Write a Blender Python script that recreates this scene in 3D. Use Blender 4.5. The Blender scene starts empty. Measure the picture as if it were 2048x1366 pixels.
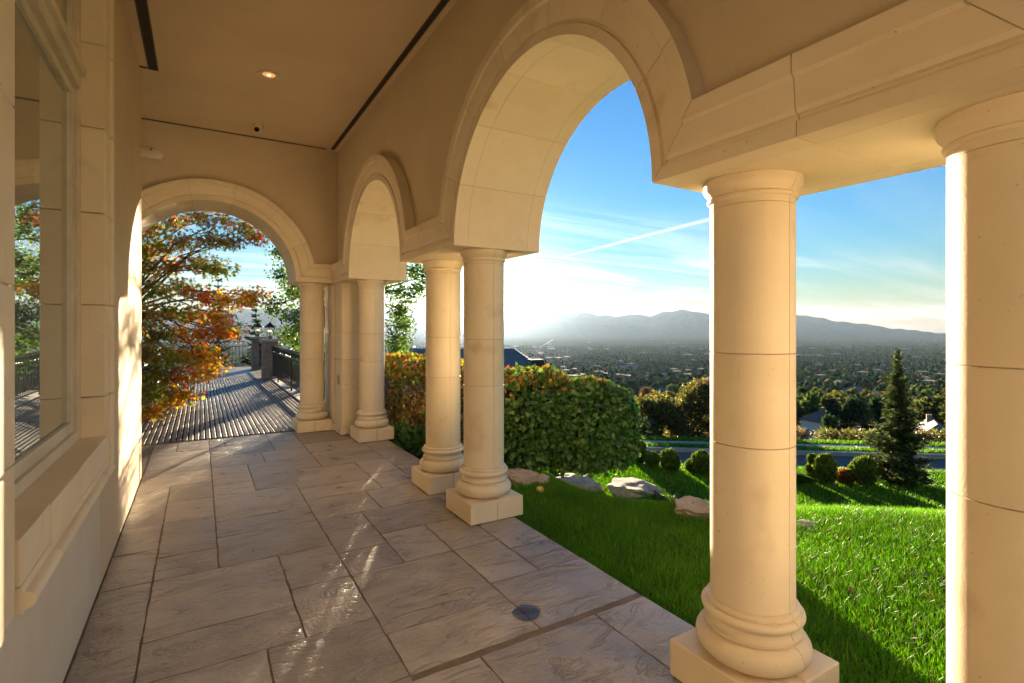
import bpy, bmesh, math, random
import numpy as np
from mathutils import Vector, noise
random.seed(7); rng = np.random.default_rng(7)
sc = bpy.context.scene
COL = sc.collection
R_ = math.radians
# ------------------------------------------------------------------ camera
F_PX, AZ, CAM_H, HOR = 1040.0, R_(30.96), 1.6, 650.0
SA, CA = math.sin(AZ), math.cos(AZ)
cam_d = bpy.data.cameras.new('camera'); cam = bpy.data.objects.new('camera', cam_d); COL.objects.link(cam)
cam.location = (0, 0, CAM_H); cam.rotation_euler = (R_(90), 0, -AZ)
cam_d.sensor_width = 36.0; cam_d.lens = 36.0 * F_PX / 2048
cam_d.shift_y = -(683 - HOR) / 2048
cam_d.clip_start = 0.05; cam_d.clip_end = 120000
sc.camera = cam
# ------------------------------------------------------------------ light and exposure
SUN_AZ, SUN_EL = R_(27.0), R_(5.7)
sc.view_settings.view_transform = 'Standard'; sc.view_settings.look = 'None'
sc.view_settings.gamma = 1.0; sc.view_settings.exposure = 2.75
try: sc.view_settings.use_curve_mapping = False
except Exception: pass
sc.cycles.use_denoising = True
sc.cycles.max_bounces = 10; sc.cycles.diffuse_bounces = 7; sc.cycles.glossy_bounces = 3
sc.cycles.transmission_bounces = 4; sc.cycles.volume_bounces = 0; sc.cycles.transparent_max_bounces = 8
sc.cycles.sample_clamp_indirect = 6.0
sd = bpy.data.lights.new('sun', 'SUN'); sd.energy = 5.0; sd.angle = R_(0.6); sd.color = (1.0, 0.79, 0.53)
sun = bpy.data.objects.new('sun', sd); COL.objects.link(sun)
SUNV = Vector((math.sin(SUN_AZ) * math.cos(SUN_EL), math.cos(SUN_AZ) * math.cos(SUN_EL), math.sin(SUN_EL)))
sun.rotation_euler = SUNV.to_track_quat('Z', 'Y').to_euler(); sun.location = (20, 40, 30)

def ray(u, v):
    r = (u - 1024) / F_PX; d = (v - HOR) / F_PX
    return np.array((SA + r * CA, CA - r * SA, -d))
def at(u, v, w):                       # the point seen at pixel (u, v), w metres along the view axis
    return np.array((0, 0, CAM_H)) + ray(u, v) * w
def aty(u, v, y): d = ray(u, v); return np.array((0, 0, CAM_H)) + d * (y / d[1])
def sw(s, w): return (w * SA + s * CA, w * CA - s * SA)      # sideways / outwards metres -> world x, y

world = bpy.data.worlds.new('World'); sc.world = world; world.use_nodes = True
def build_world():
    nt = world.node_tree; N = nt.nodes; L = nt.links
    for n in list(N): N.remove(n)
    def new(t, **k):
        n = N.new(t)
        for a_, b_ in k.items(): setattr(n, a_, b_)
        return n
    def M(op, a, b=None, c=None, clamp=False):
        n = new('ShaderNodeMath', operation=op, use_clamp=clamp)
        for i, x in enumerate((a, b, c)):
            if x is None: continue
            if isinstance(x, (int, float)): n.inputs[i].default_value = x
            else: L.new(x, n.inputs[i])
        return n.outputs[0]
    sky = new('ShaderNodeTexSky', sky_type='NISHITA', sun_disc=False)
    sky.sun_elevation = SUN_EL; sky.sun_rotation = SUN_AZ
    sky.air_density = 1.5; sky.dust_density = 0.05; sky.ozone_density = 6.0; sky.altitude = 500
    tc = new('ShaderNodeTexCoord'); D = tc.outputs['Generated']
    def dot(vec):
        n = new('ShaderNodeVectorMath', operation='DOT_PRODUCT'); L.new(D, n.inputs[0]); n.inputs[1].default_value = vec
        return n.outputs['Value']
    sep = new('ShaderNodeSeparateXYZ'); L.new(D, sep.inputs[0])
    # cirrus laid out on a flat layer high above: direction divided by its height
    zz = M('ADD', M('MAXIMUM', sep.outputs[2], 0.0), 0.06)
    px = M('DIVIDE', sep.outputs[0], zz); py = M('DIVIDE', sep.outputs[1], zz)
    cmb = new('ShaderNodeCombineXYZ'); L.new(px, cmb.inputs[0]); L.new(py, cmb.inputs[1])
    mp = new('ShaderNodeMapping'); L.new(cmb.outputs[0], mp.inputs[0])
    mp.inputs['Rotation'].default_value = (0, 0, R_(42)); mp.inputs['Scale'].default_value = (0.16, 0.75, 1)
    nz = new('ShaderNodeTexNoise'); L.new(mp.outputs[0], nz.inputs['Vector'])
    nz.inputs['Scale'].default_value = 1.5; nz.inputs['Detail'].default_value = 9; nz.inputs['Roughness'].default_value = 0.62
    nz.inputs['Distortion'].default_value = 0.9
    mp2 = new('ShaderNodeMapping'); L.new(cmb.outputs[0], mp2.inputs[0]); mp2.inputs['Scale'].default_value = (0.10, 0.10, 1)
    n2 = new('ShaderNodeTexNoise'); L.new(mp2.outputs[0], n2.inputs['Vector']); n2.inputs['Scale'].default_value = 1.0; n2.inputs['Detail'].default_value = 2
    m1 = new('ShaderNodeMapRange', interpolation_type='SMOOTHSTEP'); L.new(nz.outputs[0], m1.inputs[0]); m1.inputs[1].default_value = 0.42; m1.inputs[2].default_value = 0.74
    m2 = new('ShaderNodeMapRange', interpolation_type='SMOOTHSTEP'); L.new(n2.outputs[0], m2.inputs[0]); m2.inputs[1].default_value = 0.30; m2.inputs[2].default_value = 0.55
    low = new('ShaderNodeMapRange', interpolation_type='SMOOTHSTEP'); L.new(sep.outputs[2], low.inputs[0])
    low.inputs[1].default_value = 0.34; low.inputs[2].default_value = 0.10
    cloud = M('MULTIPLY', M('MULTIPLY', m1.outputs[0], m2.outputs[0]), low.outputs[0])
    # contrail: a thin straight band along a great circle
    d1 = Vector(ray(1105, 519)).normalized(); d2 = Vector(ray(1440, 434)).normalized()
    nrm = d1.cross(d2).normalized(); mid = (d1 + d2).normalized(); tang = nrm.cross(mid)
    along = dot(tang); off = M('ABSOLUTE', M('ADD', dot(nrm), M('MULTIPLY', M('SUBTRACT', nz.outputs[0], 0.5), 0.006)))
    half = abs(d2.dot(tang))
    t = M('DIVIDE', M('ADD', along, half), 2 * half)
    wid = M('ADD', M('MULTIPLY', M('MINIMUM', M('MAXIMUM', t, 0.0), 1.6), 0.0046), 0.0014)
    band = M('SUBTRACT', 1.0, M('DIVIDE', off, wid), clamp=True)
    e1 = new('ShaderNodeMapRange', interpolation_type='SMOOTHSTEP'); L.new(t, e1.inputs[0]); e1.inputs[1].default_value = 0.0; e1.inputs[2].default_value = 0.15
    e2 = new('ShaderNodeMapRange', interpolation_type='SMOOTHSTEP'); L.new(t, e2.inputs[0]); e2.inputs[1].default_value = 1.40; e2.inputs[2].default_value = 1.05
    fwd = M('GREATER_THAN', dot(mid), 0.0)
    trail = M('MULTIPLY', M('MULTIPLY', M('MULTIPLY', band, e1.outputs[0]), e2.outputs[0]), fwd)
    tot = M('MAXIMUM', M('MULTIPLY', cloud, 0.8), M('MULTIPLY', trail, 0.5), clamp=True)
    # ice cloud scatters sunlight: white, brighter towards the sun
    sdot = M('MAXIMUM', dot(tuple(SUNV)), 0.0)
    glow = M('ADD', M('MULTIPLY', M('POWER', sdot, 10.0), 5.0), 3.0)
    cc = new('ShaderNodeCombineXYZ')
    L.new(M('MULTIPLY', glow, 1.06), cc.inputs[0]); L.new(glow, cc.inputs[1]); L.new(M('MULTIPLY', glow, 0.93), cc.inputs[2])
    mix = new('ShaderNodeMix', data_type='RGBA'); L.new(tot, mix.inputs[0]); L.new(sky.outputs[0], mix.inputs[6]); L.new(cc.outputs[0], mix.inputs[7])
    bg = new('ShaderNodeBackground'); L.new(mix.outputs[2], bg.inputs[0]); bg.inputs[1].default_value = 0.05
    out = new('ShaderNodeOutputWorld'); L.new(bg.outputs[0], out.inputs[0])
build_world()

# ------------------------------------------------------------------ helpers
def tag(o, label=None, cat=None, group=None, kind=None):
    for k_, v_ in (('label', label), ('category', cat), ('group', group), ('kind', kind)):
        if v_: o[k_] = v_
    return o
def origin(o):
    p = Vector((0, 0, 0))
    while o is not None: p += o.location; o = o.parent
    return p
def thing(name, loc, label, cat, group=None):
    o = bpy.data.objects.new(name, None); o.empty_display_size = 0.2; COL.objects.link(o); o.location = loc
    return tag(o, label, cat, group)
def link(name, me, parent=None):
    o = bpy.data.objects.new(name, me); COL.objects.link(o)
    if parent is not None: o.parent = parent
    return o
def mk(name, verts, faces, mat, parent=None, smooth=False, fix=True):
    """one mesh object; verts in world metres"""
    v = np.asarray(verts, dtype=float).reshape(-1, 3)
    if parent is not None: v = v - np.array(origin(parent))
    me = bpy.data.meshes.new(name); me.from_pydata(v.tolist(), [], faces); 
    if fix:
        bm = bmesh.new(); bm.from_mesh(me); bmesh.ops.recalc_face_normals(bm, faces=bm.faces); bm.to_mesh(me); bm.free()
    if smooth:
        me.shade_smooth()
        if smooth != 'all': me.set_sharp_from_angle(angle=R_(38))
    me.materials.append(mat); me.update()
    return link(name, me, parent)
def box(name, x0, x1, y0, y1, z0, z1, mat, parent=None, bev=0.0, seg=1):
    bm = bmesh.new(); bmesh.ops.create_cube(bm, size=1)
    for v in bm.verts:
        v.co = ((x0 + x1) / 2 + v.co.x * (x1 - x0), (y0 + y1) / 2 + v.co.y * (y1 - y0), (z0 + z1) / 2 + v.co.z * (z1 - z0))
    if bev: bmesh.ops.bevel(bm, geom=list(bm.edges), offset=bev, segments=seg, affect='EDGES', profile=0.6)
    if parent is not None: bmesh.ops.translate(bm, verts=bm.verts, vec=-origin(parent))
    me = bpy.data.meshes.new(name); bm.to_mesh(me); bm.free(); me.materials.append(mat)
    return link(name, me, parent)
class Soup:
    """collects shapes into one mesh"""
    def __init__(self): self.v = []; self.f = []
    def box(self, x0, x1, y0, y1, z0, z1):
        b = len(self.v)
        self.v += [(x0,y0,z0),(x1,y0,z0),(x1,y1,z0),(x0,y1,z0),(x0,y0,z1),(x1,y0,z1),(x1,y1,z1),(x0,y1,z1)]
        self.f += [tuple(b + i for i in q) for q in ((0,3,2,1),(4,5,6,7),(0,1,5,4),(1,2,6,5),(2,3,7,6),(3,0,4,7))]
    def tube(self, pts, radii, n=6, cap=True):
        pts = [Vector(p) for p in pts]; b0 = len(self.v)
        for i, p in enumerate(pts):
            t = (pts[min(i + 1, len(pts) - 1)] - pts[max(i - 1, 0)])
            t = t.normalized() if t.length > 1e-9 else Vector((0, 0, 1))
            a_ = t.orthogonal().normalized() if abs(t.z) > 0.95 else t.cross(Vector((0, 0, 1))).normalized()
            c_ = t.cross(a_)
            r = radii[i] if hasattr(radii, '__len__') else radii
            for k in range(n):
                an = 2 * math.pi * k / n
                q = p + (a_ * math.cos(an) + c_ * math.sin(an)) * r; self.v.append((q.x, q.y, q.z))
        for i in range(len(pts) - 1):
            for k in range(n):
                k2 = (k + 1) % n
                self.f.append((b0 + i*n + k, b0 + i*n + k2, b0 + (i+1)*n + k2, b0 + (i+1)*n + k))
        if cap:
            self.f.append(tuple(b0 + k for k in reversed(range(n)))); e = b0 + (len(pts) - 1) * n
            self.f.append(tuple(e + k for k in range(n)))
    def lathe(self, prof, c, n=24, a0=0.0, a1=2 * math.pi):
        """prof: list of (radius, z); closed around, or a wedge between a0 and a1"""
        full = abs(a1 - a0) > 6.28; m = n if full else n + 1; b = len(self.v)
        for r, z in prof:
            for k in range(m):
                an = a0 + (a1 - a0) * k / n
                self.v.append((c[0] + r * math.cos(an), c[1] + r * math.sin(an), c[2] + z))
        for i in range(len(prof) - 1):
            for k in range(n):
                k2 = (k + 1) % m
                self.f.append((b + i*m + k, b + i*m + k2, b + (i+1)*m + k2, b + (i+1)*m + k))
        if full:
            self.f.append(tuple(b + k for k in reversed(range(m)))); e = b + (len(prof) - 1) * m
            self.f.append(tuple(e + k for k in range(m)))
        else:
            ax = []
            for z in (prof[0][1], prof[-1][1]):
                self.v.append((c[0], c[1], c[2] + z)); ax.append(len(self.v) - 1)
            self.f.append(tuple([ax[0]] + [b + k for k in reversed(range(m))]))
            e = b + (len(prof) - 1) * m
            self.f.append(tuple([ax[1]] + [e + k for k in range(m)]))
            self.f.append(tuple([ax[0]] + [b + i*m for i in range(len(prof))] + [ax[1]]))
            self.f.append(tuple([ax[1]] + [b + i*m + m - 1 for i in reversed(range(len(prof)))] + [ax[0]]))
    def build(self, name, mat, parent=None, smooth=False): return mk(name, self.v, self.f, mat, parent, smooth)

# ------------------------------------------------------------------ materials (procedural)
MATS = {}
def principled(name):
    m = bpy.data.materials.new(name); m.use_nodes = True; nt = m.node_tree
    MATS[name] = m
    return m, nt, nt.nodes['Principled BSDF']
def surf(name, c1, c2, rough=0.7, scale=3.0, bump=0.2, bscale=60.0, c3=None, s3=14.0, spec=0.5, bdist=0.01, stretch=(1, 1, 1), rrange=0.0, metal=0.0, pits=False):
    """mottled surface: two colours on a broad noise, optional third in spots, fine bump"""
    m, nt, p = principled(name); N, L = nt.nodes, nt.links
    g = N.new('ShaderNodeNewGeometry'); mp = N.new('ShaderNodeMapping'); L.new(g.outputs['Position'], mp.inputs[0]); mp.inputs['Scale'].default_value = stretch
    n1 = N.new('ShaderNodeTexNoise'); L.new(mp.outputs[0], n1.inputs['Vector']); n1.inputs['Scale'].default_value = scale; n1.inputs['Detail'].default_value = 7; n1.inputs['Roughness'].default_value = 0.6
    cr = N.new('ShaderNodeValToRGB'); L.new(n1.outputs[0], cr.inputs[0])
    cr.color_ramp.elements[0].position = 0.33; cr.color_ramp.elements[1].position = 0.68
    cr.color_ramp.elements[0].color = (*c1, 1); cr.color_ramp.elements[1].color = (*c2, 1)
    col = cr.outputs[0]
    if c3:
        n3 = N.new('ShaderNodeTexNoise'); L.new(mp.outputs[0], n3.inputs['Vector']); n3.inputs['Scale'].default_value = s3; n3.inputs['Detail'].default_value = 4
        mr = N.new('ShaderNodeMapRange'); L.new(n3.outputs[0], mr.inputs[0]); mr.inputs[1].default_value = 0.62; mr.inputs[2].default_value = 0.74
        mx = N.new('ShaderNodeMix'); mx.data_type = 'RGBA'; L.new(mr.outputs[0], mx.inputs[0]); L.new(col, mx.inputs[6]); mx.inputs[7].default_value = (*c3, 1)
        col = mx.outputs[2]
    if pits:
        for sc_, lo, hi, cc in ((70.0, 0.72, 0.78, 0.55), (23.0, 0.755, 0.83, 0.75)):
            n4 = N.new('ShaderNodeTexNoise'); L.new(mp.outputs[0], n4.inputs['Vector']); n4.inputs['Scale'].default_value = sc_; n4.inputs['Detail'].default_value = 2
            m4 = N.new('ShaderNodeMapRange'); L.new(n4.outputs[0], m4.inputs[0]); m4.inputs[1].default_value = lo; m4.inputs[2].default_value = hi
            x4 = N.new('ShaderNodeMix'); x4.data_type = 'RGBA'; L.new(m4.outputs[0], x4.inputs[0]); L.new(col, x4.inputs[6]); x4.inputs[7].default_value = (*(x * cc for x in c1), 1); col = x4.outputs[2]
    L.new(col, p.inputs['Base Color'])
    p.inputs['Roughness'].default_value = rough; p.inputs['Specular IOR Level'].default_value = spec; p.inputs['Metallic'].default_value = metal
    if rrange:
        mr = N.new('ShaderNodeMapRange'); L.new(n1.outputs[0], mr.inputs[0]); mr.inputs[1].default_value = 0.3; mr.inputs[2].default_value = 0.7
        mr.inputs[3].default_value = rough - rrange; mr.inputs[4].default_value = rough + rrange; L.new(mr.outputs[0], p.inputs['Roughness'])
    if bump:
        nb = N.new('ShaderNodeTexNoise'); L.new(mp.outputs[0], nb.inputs['Vector']); nb.inputs['Scale'].default_value = bscale; nb.inputs['Detail'].default_value = 5; nb.inputs['Roughness'].default_value = 0.65
        b = N.new('ShaderNodeBump'); b.inputs['Strength'].default_value = bump; b.inputs['Distance'].default_value = bdist; L.new(nb.outputs[0], b.inputs['Height']); L.new(b.outputs[0], p.inputs['Normal'])
    return m
def leafmat(name, trans=0.45, rough=0.45, spec=0.4, gain=1.0):
    """foliage: colour of each leaf from the mesh attribute Col, light passes through"""
    m, nt, p = principled(name); N, L = nt.nodes, nt.links
    at_ = N.new('ShaderNodeAttribute'); at_.attribute_name = 'Col'
    L.new(at_.outputs['Color'], p.inputs['Base Color']); p.inputs['Roughness'].default_value = rough; p.inputs['Specular IOR Level'].default_value = spec
    tr = N.new('ShaderNodeBsdfTranslucent')
    hs = N.new('ShaderNodeHueSaturation'); hs.inputs['Saturation'].default_value = 1.1; hs.inputs['Value'].default_value = 1.5 * gain; L.new(at_.outputs['Color'], hs.inputs['Color']); L.new(hs.outputs[0], tr.inputs[0])
    mx = N.new('ShaderNodeMixShader'); mx.inputs[0].default_value = trans; L.new(p.outputs[0], mx.inputs[1]); L.new(tr.outputs[0], mx.inputs[2])
    L.new(mx.outputs[0], N['Material Output'].inputs[0])
    return m
def emit(name, c, s):
    m, nt, p = principled(name); p.inputs['Base Color'].default_value = (*c, 1); p.inputs['Emission Color'].default_value = (*c, 1); p.inputs['Emission Strength'].default_value = s
    return m
def plain(name, c, rough=0.5, metal=0.0, spec=0.5):
    return surf(name, tuple(x * 0.88 for x in c), tuple(min(1, x * 1.1) for x in c), rough, 6.0, 0.05, 120.0, spec=spec, metal=metal)

stone = surf('cast_stone', (0.69, 0.575, 0.40), (0.77, 0.655, 0.47), 0.62, 2.2, 0.22, 110.0, c3=(0.61, 0.49, 0.33), s3=4.0, bdist=0.004, pits=True)
stone_b = surf('cast_stone_pale', (0.71, 0.60, 0.425), (0.78, 0.67, 0.49), 0.62, 2.0, 0.22, 100.0, c3=(0.63, 0.52, 0.36), s3=3.2, bdist=0.004, pits=True)
mortar = surf('mortar', (0.42, 0.345, 0.24), (0.54, 0.45, 0.32), 0.9, 9.0, 0.4, 200.0, bdist=0.004)
stucco = surf('stucco', (0.57, 0.465, 0.315), (0.64, 0.53, 0.37), 0.88, 1.3, 0.55, 170.0, bdist=0.006)
stucco_c = surf('ceiling_stucco', (0.60, 0.475, 0.31), (0.67, 0.54, 0.365), 0.88, 1.1, 0.4, 150.0, bdist=0.005)
wall_low = surf('wall_stucco', (0.56, 0.50, 0.40), (0.63, 0.57, 0.46), 0.88, 2.0, 0.45, 150.0, bdist=0.005)
grout = surf('grout', (0.13, 0.10, 0.072), (0.21, 0.165, 0.12), 0.85, 8.0, 0.3, 120.0)
black = plain('black_metal', (0.020, 0.022, 0.026), 0.42, 0.3)
white_plastic = plain('white_plastic', (0.62, 0.56, 0.46), 0.4)
frame_mat = plain('window_frame_paint', (0.60, 0.53, 0.41), 0.45)
dark = plain('shade_black', (0.012, 0.011, 0.010), 0.7)  # near-black colour that stands in for unlit depth
bark = surf('bark', (0.07, 0.052, 0.038), (0.13, 0.10, 0.075), 0.9, 9.0, 0.8, 60.0, stretch=(1, 1, 0.3))

def paving_material(name, hue):
    """stamped slate: ridged cleft relief, sealed so it shines a little"""
    m, nt, p = principled(name); N, L = nt.nodes, nt.links
    g = N.new('ShaderNodeNewGeometry'); oi = N.new('ShaderNodeObjectInfo')
    add = N.new('ShaderNodeVectorMath'); add.operation = 'MULTIPLY_ADD'
    cx = N.new('ShaderNodeCombineXYZ'); 
    for i in range(3): L.new(oi.outputs['Random'], cx.inputs[i])
    L.new(cx.outputs[0], add.inputs[0]); add.inputs[1].default_value = (37, 53, 11); L.new(g.outputs['Position'], add.inputs[2])
    mp = N.new('ShaderNodeMapping'); L.new(add.outputs[0], mp.inputs[0]); mp.inputs['Rotation'].default_value = (0, 0, R_(18 + hue * 40)); mp.inputs['Scale'].default_value = (0.9, 2.3, 1)
    n1 = N.new('ShaderNodeTexNoise'); L.new(mp.outputs[0], n1.inputs['Vector']); n1.inputs['Scale'].default_value = 2.6; n1.inputs['Detail'].default_value = 8; n1.inputs['Roughness'].default_value = 0.55; n1.inputs['Distortion'].default_value = 0.8
    n2 = N.new('ShaderNodeTexNoise'); L.new(add.outputs[0], n2.inputs['Vector']); n2.inputs['Scale'].default_value = 5; n2.inputs['Detail'].default_value = 6
    cr = N.new('ShaderNodeValToRGB'); L.new(n2.outputs[0], cr.inputs[0])
    cr.color_ramp.elements[0].position = 0.3; cr.color_ramp.elements[1].position = 0.72
    cr.color_ramp.elements[0].color = (0.290, 0.252, 0.218, 1); cr.color_ramp.elements[1].color = (0.430, 0.382, 0.332, 1)
    hs = N.new('ShaderNodeHueSaturation'); L.new(cr.outputs[0], hs.inputs['Color'])
    mr = N.new('ShaderNodeMapRange'); L.new(oi.outputs['Random'], mr.inputs[0]); mr.inputs[3].default_value = 0.76; mr.inputs[4].default_value = 1.18; L.new(mr.outputs[0], hs.inputs['Value'])
    L.new(hs.outputs[0], p.inputs['Base Color'])
    mr2 = N.new('ShaderNodeMapRange'); L.new(n2.outputs[0], mr2.inputs[0]); mr2.inputs[1].default_value = 0.3; mr2.inputs[2].default_value = 0.7; mr2.inputs[3].default_value = 0.26; mr2.inputs[4].default_value = 0.44; L.new(mr2.outputs[0], p.inputs['Roughness'])
    # cleft steps: noise folded into terraces
    ml = N.new('ShaderNodeMath'); ml.operation = 'MULTIPLY'; ml.inputs[1].default_value = 7.0; L.new(n1.outputs[0], ml.inputs[0])
    pp = N.new('ShaderNodeMath'); pp.operation = 'PINGPONG'; pp.inputs[1].default_value = 1.0; L.new(ml.outputs[0], pp.inputs[0])
    pw = N.new('ShaderNodeMath'); pw.operation = 'POWER'; pw.inputs[1].default_value = 0.35; L.new(pp.outputs[0], pw.inputs[0])
    sm = N.new('ShaderNodeMath'); sm.operation = 'MULTIPLY_ADD'; L.new(n1.outputs[0], sm.inputs[0]); sm.inputs[1].default_value = 2.2; L.new(pw.outputs[0], sm.inputs[2])
    fn = N.new('ShaderNodeTexNoise'); L.new(add.outputs[0], fn.inputs['Vector']); fn.inputs['Scale'].default_value = 45; fn.inputs['Detail'].default_value = 4
    s2 = N.new('ShaderNodeMath'); s2.operation = 'MULTIPLY_ADD'; L.new(fn.outputs[0], s2.inputs[0]); s2.inputs[1].default_value = 0.5; L.new(sm.outputs[0], s2.inputs[2])
    b = N.new('ShaderNodeBump'); b.inputs['Strength'].default_value = 0.85; b.inputs['Distance'].default_value = 0.014; L.new(s2.outputs[0], b.inputs['Height']); L.new(b.outputs[0], p.inputs['Normal'])
    return m
paving = [paving_material('stamped_slate_a', 0.0), paving_material('stamped_slate_b', -0.6), paving_material('stamped_slate_c', 0.7)]

# ------------------------------------------------------------------ terrain
def smooth(x): x = np.clip(x, 0, 1); return x * x * (3 - 2 * x)
DW = np.log(np.array([24.0, 32, 45, 70, 100, 150, 200, 300, 600, 1000, 2000, 4000, 8000, 11000, 60000]))
DZ = np.array([-3.6, -6.5, -10.5, -16, -20.5, -27.5, -34, -45.5, -75, -103, -150, -201, -244, -262, -300.0])
RIDGE = np.array([(-400, 640), (200, 630), (420, 622), (492, 615), (560, 618), (700, 612), (800, 628), (900, 634), (1000, 637), (1050, 631), (1100, 630), (1130, 626), (1170, 624), (1200, 629), (1235, 633), (1265, 628), (1300, 631), (1330, 624), (1365, 619), (1400, 624), (1440, 629), (1520, 627), (1583, 628), (1620, 632), (1660, 640), (1700, 645), (1760, 653), (1800, 658), (1828, 660), (1860, 665), (1900, 668), (2400, 668)], float)
def ground(x, y):
    x = np.asarray(x, float); y = np.asarray(y, float)
    w = x * SA + y * CA; s = x * CA - y * SA; r = np.hypot(x, y)
    left = smooth((1.2 - s) / 4.5)
    w0 = (4.9 - 0.085 * np.clip(s, -2, 14)) * (1 - left) + 17.0 * left
    near = -0.07 - 0.012 * np.clip(w - 2, 0, 6)
    t = np.clip(w - w0, 0, None)
    z = near - 0.44 * t * smooth(t / 1.2 + 0.25)                     # bank below the boulders
    low = -1.78 - 0.006 * np.clip(w - 8, 0, 10)                      # lower lawn
    z = np.where(z < low + 0.25, low + 0.25 * np.exp(np.clip((z - low - 0.25) / 0.25, -30, 0)), z)
    edge1 = 13.1 - 0.105 * s
    flat = -3.2
    k = smooth((w - edge1) / 1.25); z = z * (1 - k) + flat * k       # down to the lane
    far = np.interp(np.log(np.clip(w, 24, None)), DW, DZ)
    edge = 21.9 - 0.105 * s
    k2 = smooth((w - edge) / 2.6)
    z = np.where(w > edge, z * (1 - k2) + np.minimum(far, flat) * k2, z)
    # behind the house the hill goes on level
    return np.where(w < 0, -0.07, z)
def ground_far(x, y):
    """valley and mountains"""
    w = x * SA + y * CA; s = x * CA - y * SA; r = np.hypot(x, y)
    z = ground(x, y)
    ang = np.arctan2(s, w)
    u = 1024 + F_PX * np.tan(np.clip(ang, -1.2, 1.2))
    pv = np.interp(u, RIDGE[:, 0], RIDGE[:, 1]) + 1.1 * np.sin(u / 11.0) * np.sin(u / 37.0 + 1) + 0.8 * np.sin(u / 5.3 + 2 * np.sin(u / 60))
    rc = 18500.0
    top = (HOR - pv) / F_PX * np.cos(np.clip(ang, -1.2, 1.2)) * rc + CAM_H
    k = np.clip((r - 10500) / (rc - 10500), 0, 1); kk = k ** 1.35
    m = z * (1 - kk) + np.maximum(top, -296) * kk
    k3 = np.clip((r - rc) / 6000, 0, 1); m = np.where(r > rc, np.maximum(top, -296) * (1 - k3) + (-299) * k3, m)
    return np.where(r > 10500, m, z)
def hit_ground(u, v, w0=3.0, w1=9000):
    d = ray(u, v); w = w0
    while w < w1:
        p = np.array((0, 0, CAM_H)) + d * w
        if p[2] <= float(ground(p[0], p[1])): return p
        w *= 1.002
    return p
def sheet(name, xs, zs, mat, kind='structure', parent=None):
    """grid of points xs (n,m,2) with heights zs (n,m)"""
    n, m = zs.shape
    v = np.dstack((xs, zs)).reshape(-1, 3)
    idx = np.arange(n * m).reshape(n, m)
    f = np.stack((idx[:-1, :-1], idx[1:, :-1], idx[1:, 1:], idx[:-1, 1:]), -1).reshape(-1, 4)
    me = bpy.data.meshes.new(name); me.from_pydata(v.tolist(), [], f.tolist()); me.shade_smooth(); me.materials.append(mat)
    me.update()
    if me.polygons[0].normal.z < 0: me.flip_normals()
    return tag(link(name, me, parent), kind=kind)
def build_terrain():
    # broad natural ground: scrub, dry grass and field colours, all by position
    m, nt, p = principled('hillside_ground'); N, L = nt.nodes, nt.links
    g = N.new('ShaderNodeNewGeometry')
    def nz(s, d=6):
        n = N.new('ShaderNodeTexNoise'); L.new(g.outputs['Position'], n.inputs['Vector']); n.inputs['Scale'].default_value = s; n.inputs['Detail'].default_value = d; n.inputs['Roughness'].default_value = 0.65; return n.outputs[0]
    cr = N.new('ShaderNodeValToRGB'); L.new(nz(0.006, 9), cr.inputs[0])
    e = cr.color_ramp.elements; e[0].position = 0.35; e[0].color = (0.024, 0.034, 0.017, 1); e[1].position = 0.72; e[1].color = (0.085, 0.072, 0.040, 1)
    x = e.new(0.5); x.color = (0.034, 0.043, 0.020, 1)
    cr2 = N.new('ShaderNodeValToRGB'); L.new(nz(0.05, 8), cr2.inputs[0])
    e = cr2.color_ramp.elements; e[0].position = 0.4; e[0].color = (0.5, 0.55, 0.5, 1); e[1].position = 0.65; e[1].color = (1.3, 1.2, 1.1, 1)
    mx = N.new('ShaderNodeMix'); mx.data_type = 'RGBA'; mx.blend_type = 'MULTIPLY'; mx.inputs[0].default_value = 1; L.new(cr.outputs[0], mx.inputs[6]); L.new(cr2.outputs[0], mx.inputs[7])
    L.new(mx.outputs[2], p.inputs['Base Color']); p.inputs['Roughness'].default_value = 1.0; p.inputs['Specular IOR Level'].default_value = 0.0
    an = np.radians(np.concatenate((np.linspace(-180, -62, 26, endpoint=False), np.linspace(-62, 62, 780), np.linspace(62, 180, 26)[1:])))
    rr = np.concatenate((np.linspace(0.5, 40, 60), np.geomspace(42, 10000, 60), np.linspace(10500, 19000, 44), np.linspace(20000, 25500, 8)))
    A_, Rg = np.meshgrid(an, rr)
    S, W = Rg * np.sin(A_), Rg * np.cos(A_)
    X, Y = W * SA + S * CA, W * CA - S * SA
    Z = ground_far(X, Y)
    Z = np.where(Rg < 42, Z - 0.10, Z)
    Z = np.where((Rg < 26), Z - 0.05, Z)
    # folds of the mountains
    fold = np.array([[noise.fractal(Vector((X[i, j] / 2100, Y[i, j] / 2100, 1.7)), 0.75, 2.0, 4) if Rg[i, j] > 10500 else 0 for j in range(X.shape[1])] for i in range(X.shape[0])])
    k = np.clip((Rg - 10500) / 6000, 0, 1) * (1 - np.clip((Rg - 17500) / 800, 0, 1) * 0.93)
    rel = np.clip((Z + 262) / 500, 0, 1)
    Z = Z + fold * 150 * k * rel
    sheet('hillside_and_valley', np.dstack((X, Y)), Z, m)
build_terrain()

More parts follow.
